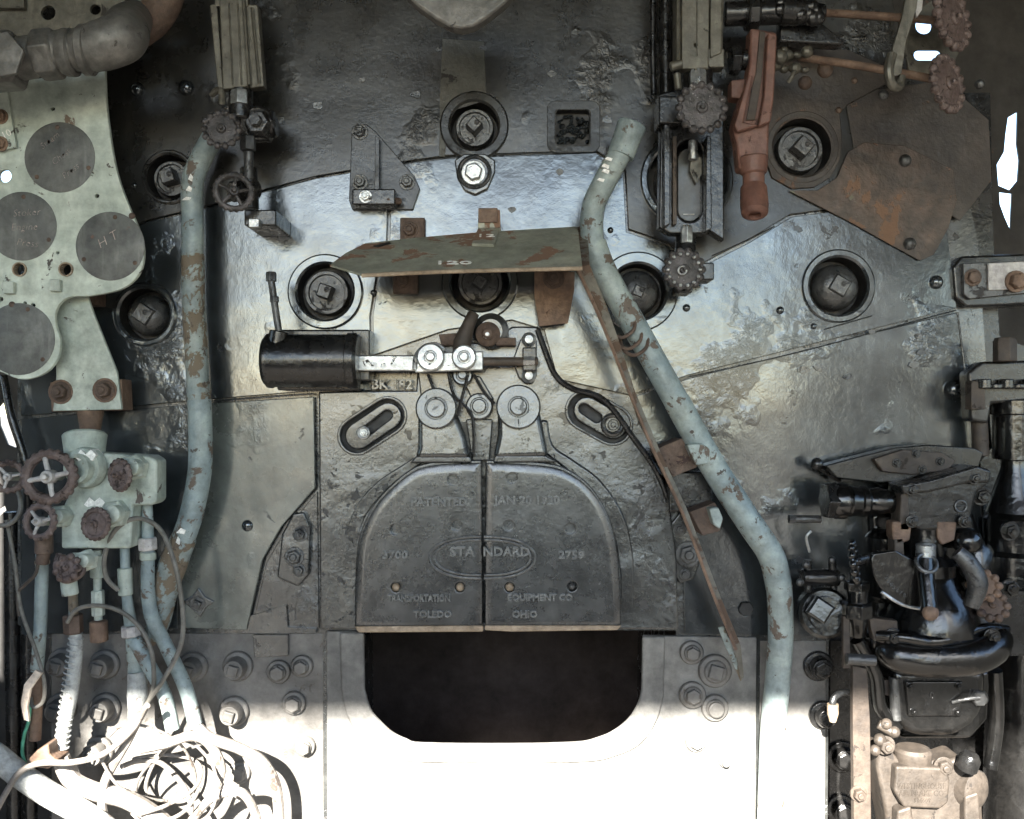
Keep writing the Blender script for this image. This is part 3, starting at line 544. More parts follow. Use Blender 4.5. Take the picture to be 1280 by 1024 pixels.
# rusty tab and bolts around the shelf
t = T('rusty_tab', 'orange rusted tab hanging from a nut under the right end of the shelf', 'tab', W(690, 370, .05))
MB().prism([(668, 340), (718, 340), (718, 362), (710, 404), (674, 408), (668, 372)], .05, .044).build('tab_plate', 'rust_light', t, .001); MB().pbox(672, 338, 712, 352, .044, 0).build('tab_foot', 'rust', t, .001)
MB().bolt(W(692, 348, .05), u(10, .05), .012).build('nut', 'rust', t)
for x, y, lb in ((506, 352, 'small rusty angle lug with bolt just under the shelf, left of centre'), (515, 288, 'small rusty lug showing above the back edge of the shelf')):
    t = T('mounting_lug', lb, 'lug', W(x, y, .01)); MB().pbox(x - 15, y - 16, x + 16, y + 15, .016, 0).build('lug_plate', 'rust', t, .002); MB().bolt(W(x - 3, y, .016), u(8), .012).build('bolt', 'rust', t, .0008)

# ------------------------------------------------------------------ triangular lever bracket, upper centre left
t = T('lever_bracket', 'triangular black bracket with three bolts and an open lug, upper left of centre', 'bracket', W(470, 215, .01))
MB().prism([(440, 158), (458, 155), (470, 165), (518, 220), (525, 236), (516, 262), (440, 262), (436, 250)], .010, .0015).build('bracket_plate', 'jacket_shaded', t, .0015)
MB().prism([(469, 170), (474, 172), (474, 246), (468, 246)], .028, .0095).build('rib', 'jacket_shaded', t, .001)
for x, y in ((450, 165), (450, 228), (509, 228)): MB().bolt(W(x, y, .010), u(7.5), .010).build('bolt', 'plug', t, .0006)
MB().pbox(440, 236, 494, 256, .05, .01).build('lug', 'black', t, .003); MB().bolt(W(457, 246, .05), u(6, .05)).build('lug_nut', 'steel', t)
MB().tube([W(470, 246, .03), W(486, 250, .045), W(500, 252, .03)], .006, 8).build('pin', 'rust', t)

# ------------------------------------------------------------------ hanging oval cover at the top
t = T('hanging_cover', 'rounded grey metal cover dipping into the top centre of the view', 'cover', W(575, 0, .30))
cv = [(505, -60), (505, -8), (522, 8), (545, 24), (562, 33), (577, 36), (592, 33), (612, 20), (632, 4), (645, -10), (645, -60)]
MB().prism(cv, .30, .27).build('cover', 'grey_metal', t, .006, 3)

# ------------------------------------------------------------------ water gauge, left
t = T('water_gauge', 'boiler water gauge with fluted metal guard beside the top of the left pipe', 'water gauge', W(300, 120, .12))
d = .13
MB().prism([(272, -40), (305, -40), (310, 108), (278, 112)], d, d - .02).build('guard_panel', 'guard', t, .003)
MB().prism([(262, 6), (271, 4), (279, 110), (272, 112)], d - .006, d - .03).build('guard_panel', 'guard', t, .002)
MB().prism([(306, 5), (322, 6), (330, 108), (312, 110)], d - .008, d - .03).build('guard_panel', 'guard', t, .002)
m = MB()
for x0, x1 in ((286, 291), (297, 302)): m.tube([W(x0, 4, d + .001), W(x1, 106, d + .001)], .0016, 6)
m.tube([W(304, 0, d), W(311, 106, d)], .003, 6).tube([W(315, 10, d - .006), W(324, 104, d - .006)], .003, 6)
m.build('guard_flute', 'guard', t)
MB().pbox(268, -40, 310, 8, d - .005, d - .02).build('guard_cap', 'guard', t, .002)
MB().nut(W(300, 131, d - .01), u(12, d), u(18, d), UP).build('gland_nut', 'steel', t, .001)
MB().cyl(W(301, 150, d - .02), W(301, 112, d - .02), u(15, d)).build('valve_neck', 'black', t)
MB().cyl(W(275, 160, d - .04), W(345, 155, d - .04), u(17, d)).cyl(W(322, 155, d - .02), W(322, 155, .0), u(22, d)).build('valve_body', 'black', t)
MB().lathe([(u(20, d), -.03), (u(20, d), .01), (u(14, d), .02), (u(8, d), .02), (u(8, d), .035)], W(324, 156, d - .03), FW, 6).build('packing_nut', 'black', t, .001)
wheel(t, W(277, 162, d + .03), (.1, -1, .1), u(24, d + .03), 'wheel_black', 14, 4, solid=True)
MB().lathe([(u(10, d), 0), (u(10, d), u(16, d)), (u(8, d), u(18, d))], W(310, 188, d - .02), UP, 6).cyl(W(311, 225, d - .02), W(311, 190, d - .02), u(6, d)).build('drain_nut', 'plug', t)
MB().cyl(W(313, 262, d - .03), W(311, 210, d - .03), u(11, d)).cyl(W(290, 240, d), W(320, 236, d - .04), u(13, d)).build('drain_body', 'black', t)
wheel(t, W(292, 240, d + .02), (.35, -1, .05), u(26, d), 'wheel_black', 22, 5, fat=.2)
MB().pbox(305, 262, 345, 282, d - .02, 0).build('foot', 'black', t, .003)
MB().box(W(319, 280, d - .012), (u(13, d), .02, u(11, d))).build('square_nut', 'steel', t, .0015)
m = MB().tube([W(265, 118, .1), W(276, 112, .12), W(278, 130, .11)], .006, 8); m.build('guard_clip', 'guard', t)

# ------------------------------------------------------------------ water gauge, right
t = T('water_gauge', 'taller water gauge on a slotted black frame between the right pipe and red casting', 'water gauge', W(860, 180, .12))
d = .16
MB().prism([(852, -40), (888, -40), (886, 86), (852, 86)], d, d - .02, [circ(870, 56, 1.8, 8)]).build('guard_panel', 'guard', t, .003)
MB().prism([(845, -40), (851, -40), (851, 80), (845, 80)], d - .003, d - .04).build('guard_panel', 'tan_edge' if 0 else 'guard', t, .002)
MB().prism([(888, -40), (903, -40), (902, 66), (888, 72)], d - .006, d - .04).build('guard_panel', 'guard', t, .002)
m = MB().tube([W(871, -30, d + .0005), W(871, 70, d + .0005)], .0012, 6).tube([W(848, -30, d), W(848, 76, d)], .0035, 6).tube([W(903, -30, d - .01), W(901, 62, d - .01)], .003, 6); m.build('guard_flute', 'guard', t)
MB().cyl(W(838, 84, d), W(852, 80, d), u(6, d)).cyl(W(846, 92, d), W(848, 112, d), u(4.5, d)).build('guard_clip', 'guard', t)
MB().pbox(884, 60, 906, 84, d - .01, d - .04).build('guard_foot', 'guard', t, .003)
MB().nut(W(872, 108, d - .01), u(11.5, d), u(20, d), UP).build('gland_nut', 'steel', t, .001)
MB().cyl(W(872, 118, d - .03), W(872, 84, d - .03), u(19, d)).cyl(W(877, 136, d + .02), W(877, 136, .0), u(16, d)).build('valve_body', 'black', t)
wheel(t, W(877, 135, d + .045), (.05, -1, 0), u(31, d + .04), 'wheel_black', 16, 3, solid=True, fat=.11)
# slotted frame
slot = capsule(862, 205, 862, 262, 17, 8)
MB().prism([(823, 118), (846, 112), (905, 112), (905, 300), (886, 288), (884, 292), (838, 292), (824, 284), (826, 160)], .10, .07, [capsule(862, 190, 862, 262, 16, 8)]).build('slotted_frame', 'black', t, .003)
MB().pbox(824, 120, 851, 154, .13, .07).build('frame_block', 'black', t, .003)
MB().prism([(830, 155), (838, 155), (838, 280), (830, 284)], .125, .1).prism([(883, 170), (889, 170), (890, 286), (882, 290)], .125, .1).build('frame_rail', 'black', t, .002)
MB().prism([(841, 170), (846, 170), (846, 280), (841, 282)], .112, .1).build('frame_edge', 'brown', t, .001)
MB().prism(capsule(862, 200, 862, 262, 15, 8), .078, .05).build('gauge_glass', 'glass_dirty', t, .002)
MB().prism([(864, 196), (876, 196), (880, 214), (870, 230), (862, 214)], .092, .078).build('indicator', 'guard', t, .001); MB().tube([W(854, 268, .08), W(868, 268, .08)], .001, 6).build('glass_mark', 'white_mark', t)
MB().cyl(W(866, 200, .1), W(866, 176, .1), u(6, .1)).build('top_stem', 'steel', t)
MB().nut(W(858, 304, .10), u(8, .1), u(22, .1), UP).build('gland_nut', 'steel', t, .001)
MB().cyl(W(856, 325, .09), W(858, 290, .08), u(13, .1)).cyl(W(855, 338, .11), W(855, 338, 0), u(14, .1)).build('drain_body', 'black', t)
MB().pbox(874, 328, 893, 350, .09, .03).pbox(846, 355, 866, 366, .1, .04).build('drain_block', 'black', t, .003)
wheel(t, W(855, 337, .13), (.02, -1, 0), u(26, .13), 'wheel_black', 14, 3, solid=True, fat=.16)
m = MB()
for i in range(14): a = 2 * math.pi * i / 14; m.ball(W(855 + 20 * math.cos(a), 337 + 20 * math.sin(a), .139), u(2.4, .13), 7)
m.build('rim_stud', 'steel', t); MB().ring(W(853, 338, .142), u(5, .13), .0016).build('hub_ring', 'steel', t)
# vertical dark rods left of the gauge
for x, r_, lb in ((816, 4, 'thin dark rod left of the right water gauge, nearer the pipe end'), (832, 9, 'thick black standpipe close against the right water gauge guard')):
    tag(MB().tube([W(x, -50, .05), W(x, 60, .05), W(x + 1, 118, .05)], u(r_, .05), 14).build('standpipe', 'black'), lb, 'pipe')

# ------------------------------------------------------------------ red casting
t = T('red_casting', 'flaking red painted casting with a long open channel and a nozzle end', 'valve casting', W(940, 150, .14))
d = .16
MB().prism([(938, 34), (972, 40), (969, 90), (966, 125), (962, 160), (961, 200), (957, 214), (924, 212), (921, 180), (916, 158), (922, 132), (932, 108), (937, 80)], d - .012, d - .05).build('body', 'red_paint', t, .006, 3)
MB().prism([(960, 40), (972, 42), (968, 120), (964, 152), (948, 158), (955, 120)], d + .006, d - .013).build('flange', 'red_paint', t, .004, 2)
MB().prism([(936, 92), (942, 94), (930, 152), (950, 156), (922, 165), (918, 156)], d + .004, d - .013).build('flange', 'red_paint', t, .004, 2)
MB().prism([(950, 38), (957, 40), (952, 100), (944, 150), (933, 150), (940, 110), (945, 92)], d - .008, d - .0125).build('channel', 'brown', t, .001)
MB().prism([(914, 100), (934, 98), (930, 124), (914, 122)], d - .03, d - .06).build('side_lug', 'red_paint', t, .003)
MB().cyl(W(941, 196, d - .02), W(942, 218, d - .02), u(19, d), u(17, d)).cyl(W(942, 214, d - .02), W(942, 240, d - .02), u(13.5, d)).build('neck', 'red_paint', t)
MB().lathe([(u(16.5, d), 0), (u(17, d), .02), (u(17.5, d), u(26, d)), (u(16.5, d), u(37, d)), (u(11, d), u(41, d)), (u(8, d), u(41, d)), (u(7, d), u(34, d)), (0, u(34, d))], W(942, 236, d - .02), W(944, 280, d + .01) - W(942, 236, d - .02), 24).build('nozzle', 'red_paint', t)

# ------------------------------------------------------------------ rusty plates, upper right
t = T('rusty_plate', 'brown rusted plate with a curved arm holding the washout plug beside the red casting', 'plate', W(1010, 120, .012))
MB().prism([(962, 50), (985, 60), (1060, 62), (1128, 92), (1110, 104), (1060, 130), (1050, 142), (1053, 178), (1050, 200), (1038, 222), (1018, 234), (990, 236), (965, 222), (956, 196), (958, 120)], .0065, .0025, [H('p6')]).build('plate', 'rust_plate', t, .0015)
for x, y, r in ((1031, 88, 10), (1048, 138, 4), (1006, 104, 9), (1068, 101, 4)): rivet(x, y, r, .0065, 'rust', 'bolt', t)
t = T('rusty_plate', 'tapering plate of blotchy orange rust pointing down on the upper right, under a darker plate', 'plate', W(1130, 230, .012))
MB().prism([(985, 238), (1022, 238), (1046, 222), (1060, 190), (1080, 178), (1130, 182), (1192, 212), (1196, 250), (1186, 284), (1168, 318), (1150, 326), (1132, 316), (1060, 276)], .0078, .0055).build('plate', 'rust_blotch', t, .0015)
MB().prism([(1058, 132), (1095, 112), (1180, 100), (1236, 150), (1240, 225), (1200, 276), (1130, 230), (1070, 200)], .0052, .002).build('upper_plate', 'rust_plate', t, .001)
for x, y, r in ((1131, 201, 8), (1137, 305, 8), (1104, 119, 7), (1225, 105, 6)): rivet(x, y, r, .0078 if y > 150 else .005, 'plug', 'bolt', t)

# ------------------------------------------------------------------ rods and rusty handwheels, top right
def rodwheel(lb, pts, wc, wax, wr, dd):
    t = T('rod_valve', lb, 'valve', W(*wc), 'rusty handwheels at the top right')
    MB().tube([W(*p) for p in pts], u(5, .2), 12).build('spindle', 'rust_light', t)
    wheel(t, W(*wc), wax, wr, 'wheel_rust', 16, 4, solid=True, fat=.14); return t
w1 = rodwheel('rusty handwheel on a straight rod in the top right corner, upper of the two', [(1028, 16, .12), (1080, 19, .17), (1150, 24, .22), (1185, 28, .25)], (1190, 24, .26), (.75, -1, .1), u(39, .26), .2)
w2 = rodwheel('rusty handwheel below its twin, on a sloping rod through the hanging strap', [(1000, 72, .12), (1060, 80, .17), (1130, 92, .22), (1172, 100, .26)], (1184, 105, .27), (.75, -1, .1), u(36, .27), .2)
m = MB()
for i in range(14): m.ball(W(random.uniform(968, 1010), random.uniform(62, 88), .13 + random.uniform(-.01, .02)), u(random.uniform(5, 10), .13), 9, random.uniform(.6, 1))
m.tube([W(996, 84, .15), W(990, 96, .155), W(985, 103, .15)], .004, 8); m.build('universal_joint', 'pale_plate' if 0 else 'guard', w2, .001)
MB().cyl(W(925, 75, .12), W(965, 75, .12), u(13, .12)).cyl(W(912, 76, .12), W(926, 76, .12), u(18, .12), None, 6).build('packing_nut', 'black', w2, .001)
m = MB().cyl(W(905, 18, .11), W(1002, 14, .12), u(15, .12)).cyl(W(932, 18, .12), W(948, 18, .12), u(22, .12), None, 8).cyl(W(975, 14, .12), W(1030, 18, .12), u(18, .12), u(12, .12))
for i in range(10): m.ball(W(random.uniform(975, 1025), random.uniform(4, 26), .13), u(random.uniform(6, 10), .13), 9)
m.build('packing_nut', 'black', w1, .002)
MB().prism([(975, 18), (1030, 30), (1057, 52), (1052, 56), (975, 52)], .1, .07).build('bonnet_arm', 'black', w1, .004)
t = T('hanging_strap', 'flat pale metal strap hooked round the lower rod at the top right', 'strap', W(1130, 50, .27))
MB().prism([(1138, -40), (1152, -40), (1146, 10), (1133, 52), (1127, 92), (1112, 98), (1116, 60), (1128, 20)], .285, .278).build('strap_bar', 'guard', t, .001)
MB().tube([W(1115, 68, .285), W(1111, 88, .29), W(1115, 106, .285), W(1124, 108, .27), W(1126, 96, .265)], .0075, 10).build('hook', 'guard', t)
MB().prism([(1148, -40), (1157, -40), (1153, 12), (1146, 22), (1144, 12)], .275, .268).build('strap_bar', 'pale_plate', t, .001)
MB().prism([(1124, 26), (1180, -8), (1210, 44), (1190, 84), (1138, 98)], .17, .165, [circ(1155, 32, 10.5, 16), capsule(1149, 69, 1171, 69, 6.5)]).build('guide_plate', 'guard', t, .001)

# ------------------------------------------------------------------ bracket at right edge
t = T('edge_bracket', 'pale grey U shaped bracket with rusty bolt sticking in from the right edge', 'bracket', W(1235, 350, .03))
MB().prism(crv([(1204, 322, 0), (1260, 318, 0), (1310, 316, 0), (1310, 376, 0), (1260, 380, 0), (1206, 380, 0), (1194, 366, 0), (1192, 336, 0)], 1, True) and [(1202, 320), (1310, 316), (1310, 378), (1262, 382), (1208, 384), (1194, 372), (1191, 334)], .012, -.06).build('outline_frame', 'black', t, .005, 3)
MB().prism([(1204, 329), (1310, 325), (1310, 364), (1212, 374), (1205, 368)], .022, .010).build('bracket_plate', 'plug', t, .002)
MB().prism([(1235, 329), (1310, 325), (1310, 360), (1236, 363)], .028, .022).build('bracket_flange', 'pale_plate', t, .002)
MB().bolt(W(1216, 347, .022), u(8), .008, stud=False).build('bolt', 'rust', t); MB().bolt(W(1270, 352, .03), u(10), .014, stud=False).build('bolt', 'rust_light', t)

# ------------------------------------------------------------------ fire door: frame, leaves, links
fd = T('fire_door', 'black cast fire door with two lettered leaves in a frame above the firehole', 'fire door', W(610, 650, .02))
slL = capsule(446, 545, 484, 520, 21, 10); slR = capsule(732, 513, 766, 532, 22, 10)
frame = [(398, 490), (464, 488), (520, 488), (522, 450), (536, 432), (560, 428), (610, 428), (640, 408), (672, 408), (682, 440), (694, 470), (716, 484), (760, 500), (792, 545), (820, 590), (838, 635), (846, 700), (848, 787), (400, 787)]
MB().prism(frame, .016, -.02, [slL, slR, [(456, 788 - 10), (456, 700), (462, 665), (478, 636), (500, 612), (524, 596), (696, 596), (720, 612), (744, 640), (758, 668), (764, 700), (764, 778)]], (0, 2.5e-5)).build('frame', 'casting', fd, .004, 3)
def xs(P, k=1.04): return [(606 + (x - 606) * k, y if y > 780 else 700 + (y - 700) * (k - .01)) for x, y in P]
# raised rim round the door leaves
rimL = [(396 + 38, 786), (434, 700), (440, 662), (456, 630), (480, 604), (508, 586), (524, 560), (526, 530)]
MB().prism(xs([(434, 786)] + cs([(434, 700), (440, 662), (454, 630), (478, 604), (508, 584), (520, 576)]) + cs([(532, 582), (506, 600), (482, 622), (462, 650), (452, 684), (448, 720)]) + [(448, 786)]), .020, .010).build('rim', 'casting', fd, .005, 3)
MB().prism(xs([(786, 786)] + cs([(786, 700), (779, 662), (765, 630), (742, 600), (712, 578), (688, 560), (682, 530)]) + cs([(672, 530), (676, 566), (700, 588), (728, 612), (750, 644), (762, 680), (768, 720)]) + [(768, 786)]), .022, .010).build('rim', 'casting', fd, .005, 3)
# black slab round the leaves, shade of the gap put into its colour
MB().prism(xs([(438, 786), (438, 700), (445, 662), (462, 630), (486, 606), (512, 588), (530, 560), (540, 530), (660, 530), (672, 560), (700, 588), (728, 610), (752, 640), (766, 672), (776, 710), (776, 786)], 1.025), .0175, -.01).build('leaf_gap_shade', 'black', fd, .001)
dd = .052
Lf = [(603, 786), (444, 786)] + cs([(444, 740), (447, 690), (455, 660), (470, 632), (490, 610), (512, 592), (530, 584), (560, 580), (602, 579)])
Rf = cs([(607, 579), (650, 580), (690, 584), (712, 592), (734, 608), (752, 632), (764, 660), (771, 690), (775, 740)]) + [(776, 786), (606, 786)]
def hol(l): return [circ(x, y, 6.8, 16) for x, y in l]
hL = [(566, 600), (494, 662), (571, 657), (495, 734), (575, 734)]; hR = [(640, 598), (636, 657), (713, 661), (637, 734), (715, 733)]
lf = MB().prism(Lf, dd, dd - .018, hol(hL)).build('door_leaf', 'door', fd, .006, 3); rf = MB().prism(Rf, dd, dd - .018, hol(hR)).build('door_leaf', 'door', fd, .006, 3)
for par, pts, hs in ((lf, Lf, hL), (rf, Rf, hR)):
    MB().prism([(640 + (x - 640) * 1.004, y - 4 if y < 780 else y) for x, y in pts], dd - .0125, dd - .03).build('leaf_back', 'door', par, .003, 3)
    for i, (x, y) in enumerate(hs):
        if y > 700: MB().ball(W(x, y, dd - .009), u(5.5, dd), 12, .8, FW).build('door_stud', 'tan_edge' if x < 700 else 'plug', par)
# top step with bright bevel
MB().prism([(512, 579), (520, 570), (588, 570), (590, 579)], dd - .006, dd - .03).build('top_step', 'door', lf, .004, 3)
MB().prism([(616, 579), (618, 569), (682, 569), (698, 578)], dd - .006, dd - .03).build('top_step', 'door', rf, .004, 3)
MB().prism([(443, 783), (604, 782), (604, 790), (448, 791)], dd + .003, dd - .03).build('worn_edge', 'tan_edge', lf, .002)
MB().prism([(606, 782), (777, 782), (772, 788), (640, 790), (606, 788)], dd + .003, dd - .03).build('worn_edge', 'tan_edge', rf, .002)
def words(par, L):
    m = MB()
    for s_, x, y, h, sx in L: m.text(s_, W(x, y, dd + .0006), u(h, dd), th=.0042, sx=sx, off=.0004)
    return m.build('raised_lettering', 'pale_letter', par, recalc=False)
words(lf, [('PATENTED', 549, 628, 10, 1.0), ('3700', 494, 694, 9, 1.25), ('STA', 578, 690, 11, 1.15), ('TRANSPORTATION', 524, 748, 8, .78), ('TOLEDO', 541, 768, 8, 1.05)])
words(rf, [('JAN 20 1920', 659, 626, 10, 1.08), ('NDARD', 633, 690, 11, 1.05), ('2759', 714, 694, 9, 1.25), ('EQUIPMENT CO', 675, 747, 8, .98), ('OHIO', 656, 768, 8, 1.05)])
# oval cartouche, half on each leaf
for par, a0, a1 in ((lf, 90, 270), (rf, -90, 90)):
    m = MB()
    for rx, ry in ((64, 26), (58, 22)):
        pts = []
        for i in range(25):
            a = R(a0 + (a1 - a0) * i / 24); x = 603 + (rx if par is rf or 1 else rx) * math.copysign(abs(math.cos(a)) ** .8, math.cos(a)); pts.append(W(x + (2 if par is rf else -2), 697 - ry * math.sin(a), dd + .001))
        m.tube(pts, .0026, 8, res=False)
    m.build('oval_rim', 'pale_letter', par)
# side slots with their links
for nm, sl_, cx, cy, r_ in (('l', slL, 454, 541, 8), ('r', slR, 766, 531, 14)):
    a, b = ((446, 545), (484, 520)) if nm == 'l' else ((732, 513), (766, 532))
    inner = capsule(a[0] + 2, a[1], b[0] + 1, b[1], 17, 10); hole = capsule(a[0] + 10, a[1] - 4, b[0], b[1] - 1, 6, 6) if nm == 'l' else capsule(a[0] - 2, a[1] - 2, b[0] - 20, b[1] - 10, 6, 6)
    o_ = MB().prism(inner, .012, -.005, [hole]).build('slotted_link', 'casting', fd, .003, 3)
    MB().prism(capsule(a[0], a[1], b[0], b[1], 22, 10), -.004, -.02).build('slot_recess', 'dark_recess', o_)
    m = MB().ring(W(cx, cy, .016), u(r_ * .85), u(r_ * .22)).lathe([(u(r_), 0), (u(r_), .004), (u(r_ * .9), .006)], W(cx, cy, .010), FW, 26); m.bolt(W(cx, cy, .012), u(r_ * .5), .008, sides=12, washer=False); m.build('link_pin', 'steel' if nm == 'l' else 'casting', o_)
MB().prism(capsule(446, 545, 484, 520, 25, 10), .0195, .015, [slL]).build('slot_rim', 'casting', fd, .002, 2)
MB().prism(capsule(732, 513, 766, 532, 26, 10), .0195, .015, [slR]).build('slot_rim', 'casting', fd, .002, 2)
MB().tube([W(672, 412, .018), W(682, 440, .02), W(695, 470, .02), W(716, 486, .02), W(755, 500, .018), W(792, 548, .018), (W(822, 592, .018)), W(840, 640, .018)], .0055, 10).build('edge_bead', 'black', fd)
MB().text('BK 182', W(490, 481, .0165), u(12), th=.003, off=.0004).build('raised_lettering', 'casting', fd, recalc=False)
MB().text('6500', W(566, 786 - 80, .0), 0.001).build('x', 'casting', fd) if 0 else None
# pivots above the leaves
def disc(par, x, y, r, ri, d0, d1, nm, mt='casting', slotline=False):
    m = MB().lathe([(u(r, d1), d0), (u(r, d1), d1 - .003), (u(r - 2, d1), d1), (u(ri + 2.5, d1), d1), (u(ri + 1.5, d1), d1 - .004), (u(ri, d1), d1 - .004), (u(ri, d1), d1 + .006), (u(ri - 1.5, d1), d1 + .008), (0, d1 + .008)], Vector((W(x, y, d1).x, 0, W(x, y, d1).z)), (0, -1, .06), 36)
    return m.build(nm, mt, par)
armL = MB().prism([(522, 500), (532, 488), (560, 490), (572, 520), (582, 545), (588, 574), (518, 574), (522, 560)], .048, .012, tilt=(0, 6e-5)).build('leaf_arm', 'casting', fd, .011, 4)
armR = MB().prism([(622, 500), (672, 500), (680, 540), (686, 572), (616, 574), (622, 545)], .046, .012, tilt=(0, 6e-5)).build('leaf_arm', 'casting', fd, .011, 4)
MB().prism([(582, 524), (616, 524), (612, 576), (590, 576)], .030, .017).build('centre_web', 'casting', fd, .003, 2)
disc(armL, 545, 513, 26, 12, .017, .062, 'pivot_boss'); disc(armR, 648, 511, 28, 11, .017, .060, 'pivot_boss'); p_ = disc(fd, 599, 510, 17, 9, .017, .050, 'pivot_boss')
MB().tube([W(648, 524, .061), W(649, 538, .061)], .0012, 6).build('oil_groove', 'dark_recess', armR)
MB().prism([(522, 462), (560, 462), (568, 500), (526, 500)], .034, .018).build('upper_arm', 'casting', armL, .003)
MB().prism([(575, 470), (600, 470), (618, 500), (590, 500)], .034, .018).build('centre_arm', 'casting', fd, .003)
m = MB()
for pts in ([(535, 468), (543, 490), (548, 512)], [(560, 465), (568, 495), (590, 520), (592, 572)], [(585, 468), (578, 495), (572, 520)], [(592, 468), (605, 490), (618, 505)]): m.tube([W(x, y, .056) for x, y in pts], .0028, 8)
m.build('wire_loop', 'black', fd)
disc(fd, 578, 471, 13, 6, .017, .055, 'link_pin', 'casting')

# door operating cylinder and rod
ac = T('air_cylinder', 'black horizontal air cylinder with piston rod working the fire door', 'air cylinder', W(395, 450, .08))
MB().lathe([(u(29, .08), 0), (u(34, .08), .006), (u(34.5, .08), .014), (u(33, .08), .018), (u(33, .08), u(104, .08)), (u(35, .08), u(105, .08)), (u(35, .08), u(114, .08)), (u(31, .08), u(118, .08))], W(331, 451, .08), RT, 40).build('cylinder', 'black', ac)
MB().pbox(440, 412, 462, 476, .06, .0).build('end_bracket', 'black', ac, .003)
MB().pbox(345, 412, 460, 424, .05, .0).build('mounting_bar', 'black', ac, .004); MB().pbox(346, 478, 450, 488, .05, 0).build('mounting_bar', 'black', ac, .004)
MB().cyl(W(346, 432, .1), W(349, 414, .1), u(12, .1)).build('oil_boss', 'black', ac)
MB().tube([W(349, 418, .1), W(344, 385, .1), W(339, 350, .1)], u(4.5, .1), 12).build('oil_pipe', 'plug', ac)
MB().nut(W(339, 352, .1), u(7, .1), u(12, .1), UP).nut(W(343, 378, .1), u(6, .1), u(8, .1), UP).build('oil_cap', 'plug', ac, .001)
MB().pbox(446, 444, 524, 464, .078, .064).build('piston_rod', 'steel', ac, .003)
bar = MB().prism([(518, 441), (604, 439), (604, 463), (518, 466)], .086, .078).build('link_bar', 'steel', ac, .003)
MB().tube([W(518, 462, .089), W(520, 446, .089), (W(530, 434, .089)), W(545, 431, .089), W(556, 438, .089)], .0045, 8).build('guard_hoop', 'steel', bar)
for x, r_ in ((538, 17.5), (580, 15.5)): disc(bar, x, 450.5, r_, 6, .08, .102, 'roller', 'steel')
MB().cyl(W(602, 452, .075), W(672, 452, .06), u(5.5, .07)).build('guide_rod', 'brown', ac)
MB().cyl(W(600, 452, .074), W(650, 451, .077), u(2.4, .07)).build('rod_highlight_wire', 'steel', ac) if 0 else None
t = T('rod_bracket', 'diamond shaped bracket with two bright bolts holding the end of the door rod', 'bracket', W(660, 450, .03))
MB().prism([(640, 452), (650, 425), (657, 416), (666, 417), (671, 426), (671, 470), (666, 480), (656, 480), (648, 472)], .030, .016).build('bracket_plate', 'casting', t, .003)
for y in (425, 470): MB().lathe([(u(9), 0), (u(9), .01), (u(6), .013), (u(5), .018), (0, .019)], W(661, y, .03), FW, 20).build('bolt', 'steel', t)
MB().pbox(653, 434, 671, 464, .065, .028).build('rod_block', 'black', t, .003); MB().nut(W(654, 451, .066), u(6), u(14), RT).build('rod_nut', 'steel', t)
t = T('latch_lever', 'short brown latch lever and pivot disc behind the door rod', 'lever', W(600, 415, .05))
MB().lathe([(u(21), 0), (u(22), .02), (u(14), .024), (u(14), .03)], W(614, 415, .016), FW, 28).build('pivot_disc', 'casting', t)
MB().lathe([(u(15), 0), (u(15), .006), (u(12), .010), (u(7), .012), (u(7), .022), (u(5), .025)], W(610, 418, .045), FW, 24).build('pivot_pin', 'rust', t)
MB().ball(W(609, 418, .066), u(6), 10, .5, FW).build('pin_head', 'steel', t)
MB().tube([W(592, 392, .06), W(585, 408, .065), W(578, 428, .066), W(575, 444, .06)], [u(7), u(8), u(11), u(9)], 12).build('lever', 'brown', t)
MB().prism([(548, 418), (575, 416), (580, 432), (552, 432)], .035, .016).build('lever_stop', 'rust', t, .002)
MB().pbox(620, 422, 645, 432, .05, .02).build('lever_tail', 'rust', t, .002)

# lugs at frame sides
for pts, bl, lb, mt in (([(352, 668), (366, 642), (380, 640), (388, 660), (386, 718), (372, 734), (346, 722)], [(375, 668, 7), (368, 696, 9), (374, 713, 6)], 'oval cast lug with bolts at the left edge of the door frame', 'casting'),
                    ([(838, 655), (850, 640), (868, 652), (876, 700), (868, 724), (850, 730), (838, 712)], [(850, 662, 6), (860, 693, 12), (856, 718, 5)], 'oval cast lug with a large nut at the right edge of the door frame', 'casting')):
    t = T('hinge_lug', lb, 'lug', W(pts[0][0], pts[0][1])); MB().prism(pts, .008, -.018).build('lug', mt, t, .004, 3)
    for x, y, r_ in bl: MB().bolt(W(x, y, .008), u(r_), .010).build('nut', 'plug', t, .0008)
t = T('star_nut', 'crusted square nut with star shaped rim at the foot of the left pipe', 'nut', W(248, 756)); MB().prism([(228, 752), (240, 745), (248, 735), (256, 746), (268, 752), (257, 760), (250, 772), (240, 762)], .010, .0).build('star_washer', 'jacket', t, .002); MB().bolt(W(247, 755, .01), u(7), .01, sides=4).build('nut', 'plug', t)
tag(MB().lathe([(0, -.003), (u(9), 0), (u(9), .006), (u(5), .006)], W(932, 761, .0), FW, 6).build('hexagon_plug', 'dark_recess'), 'dark hexagonal socket in the jacket plate low beside the right pipe', 'plug')

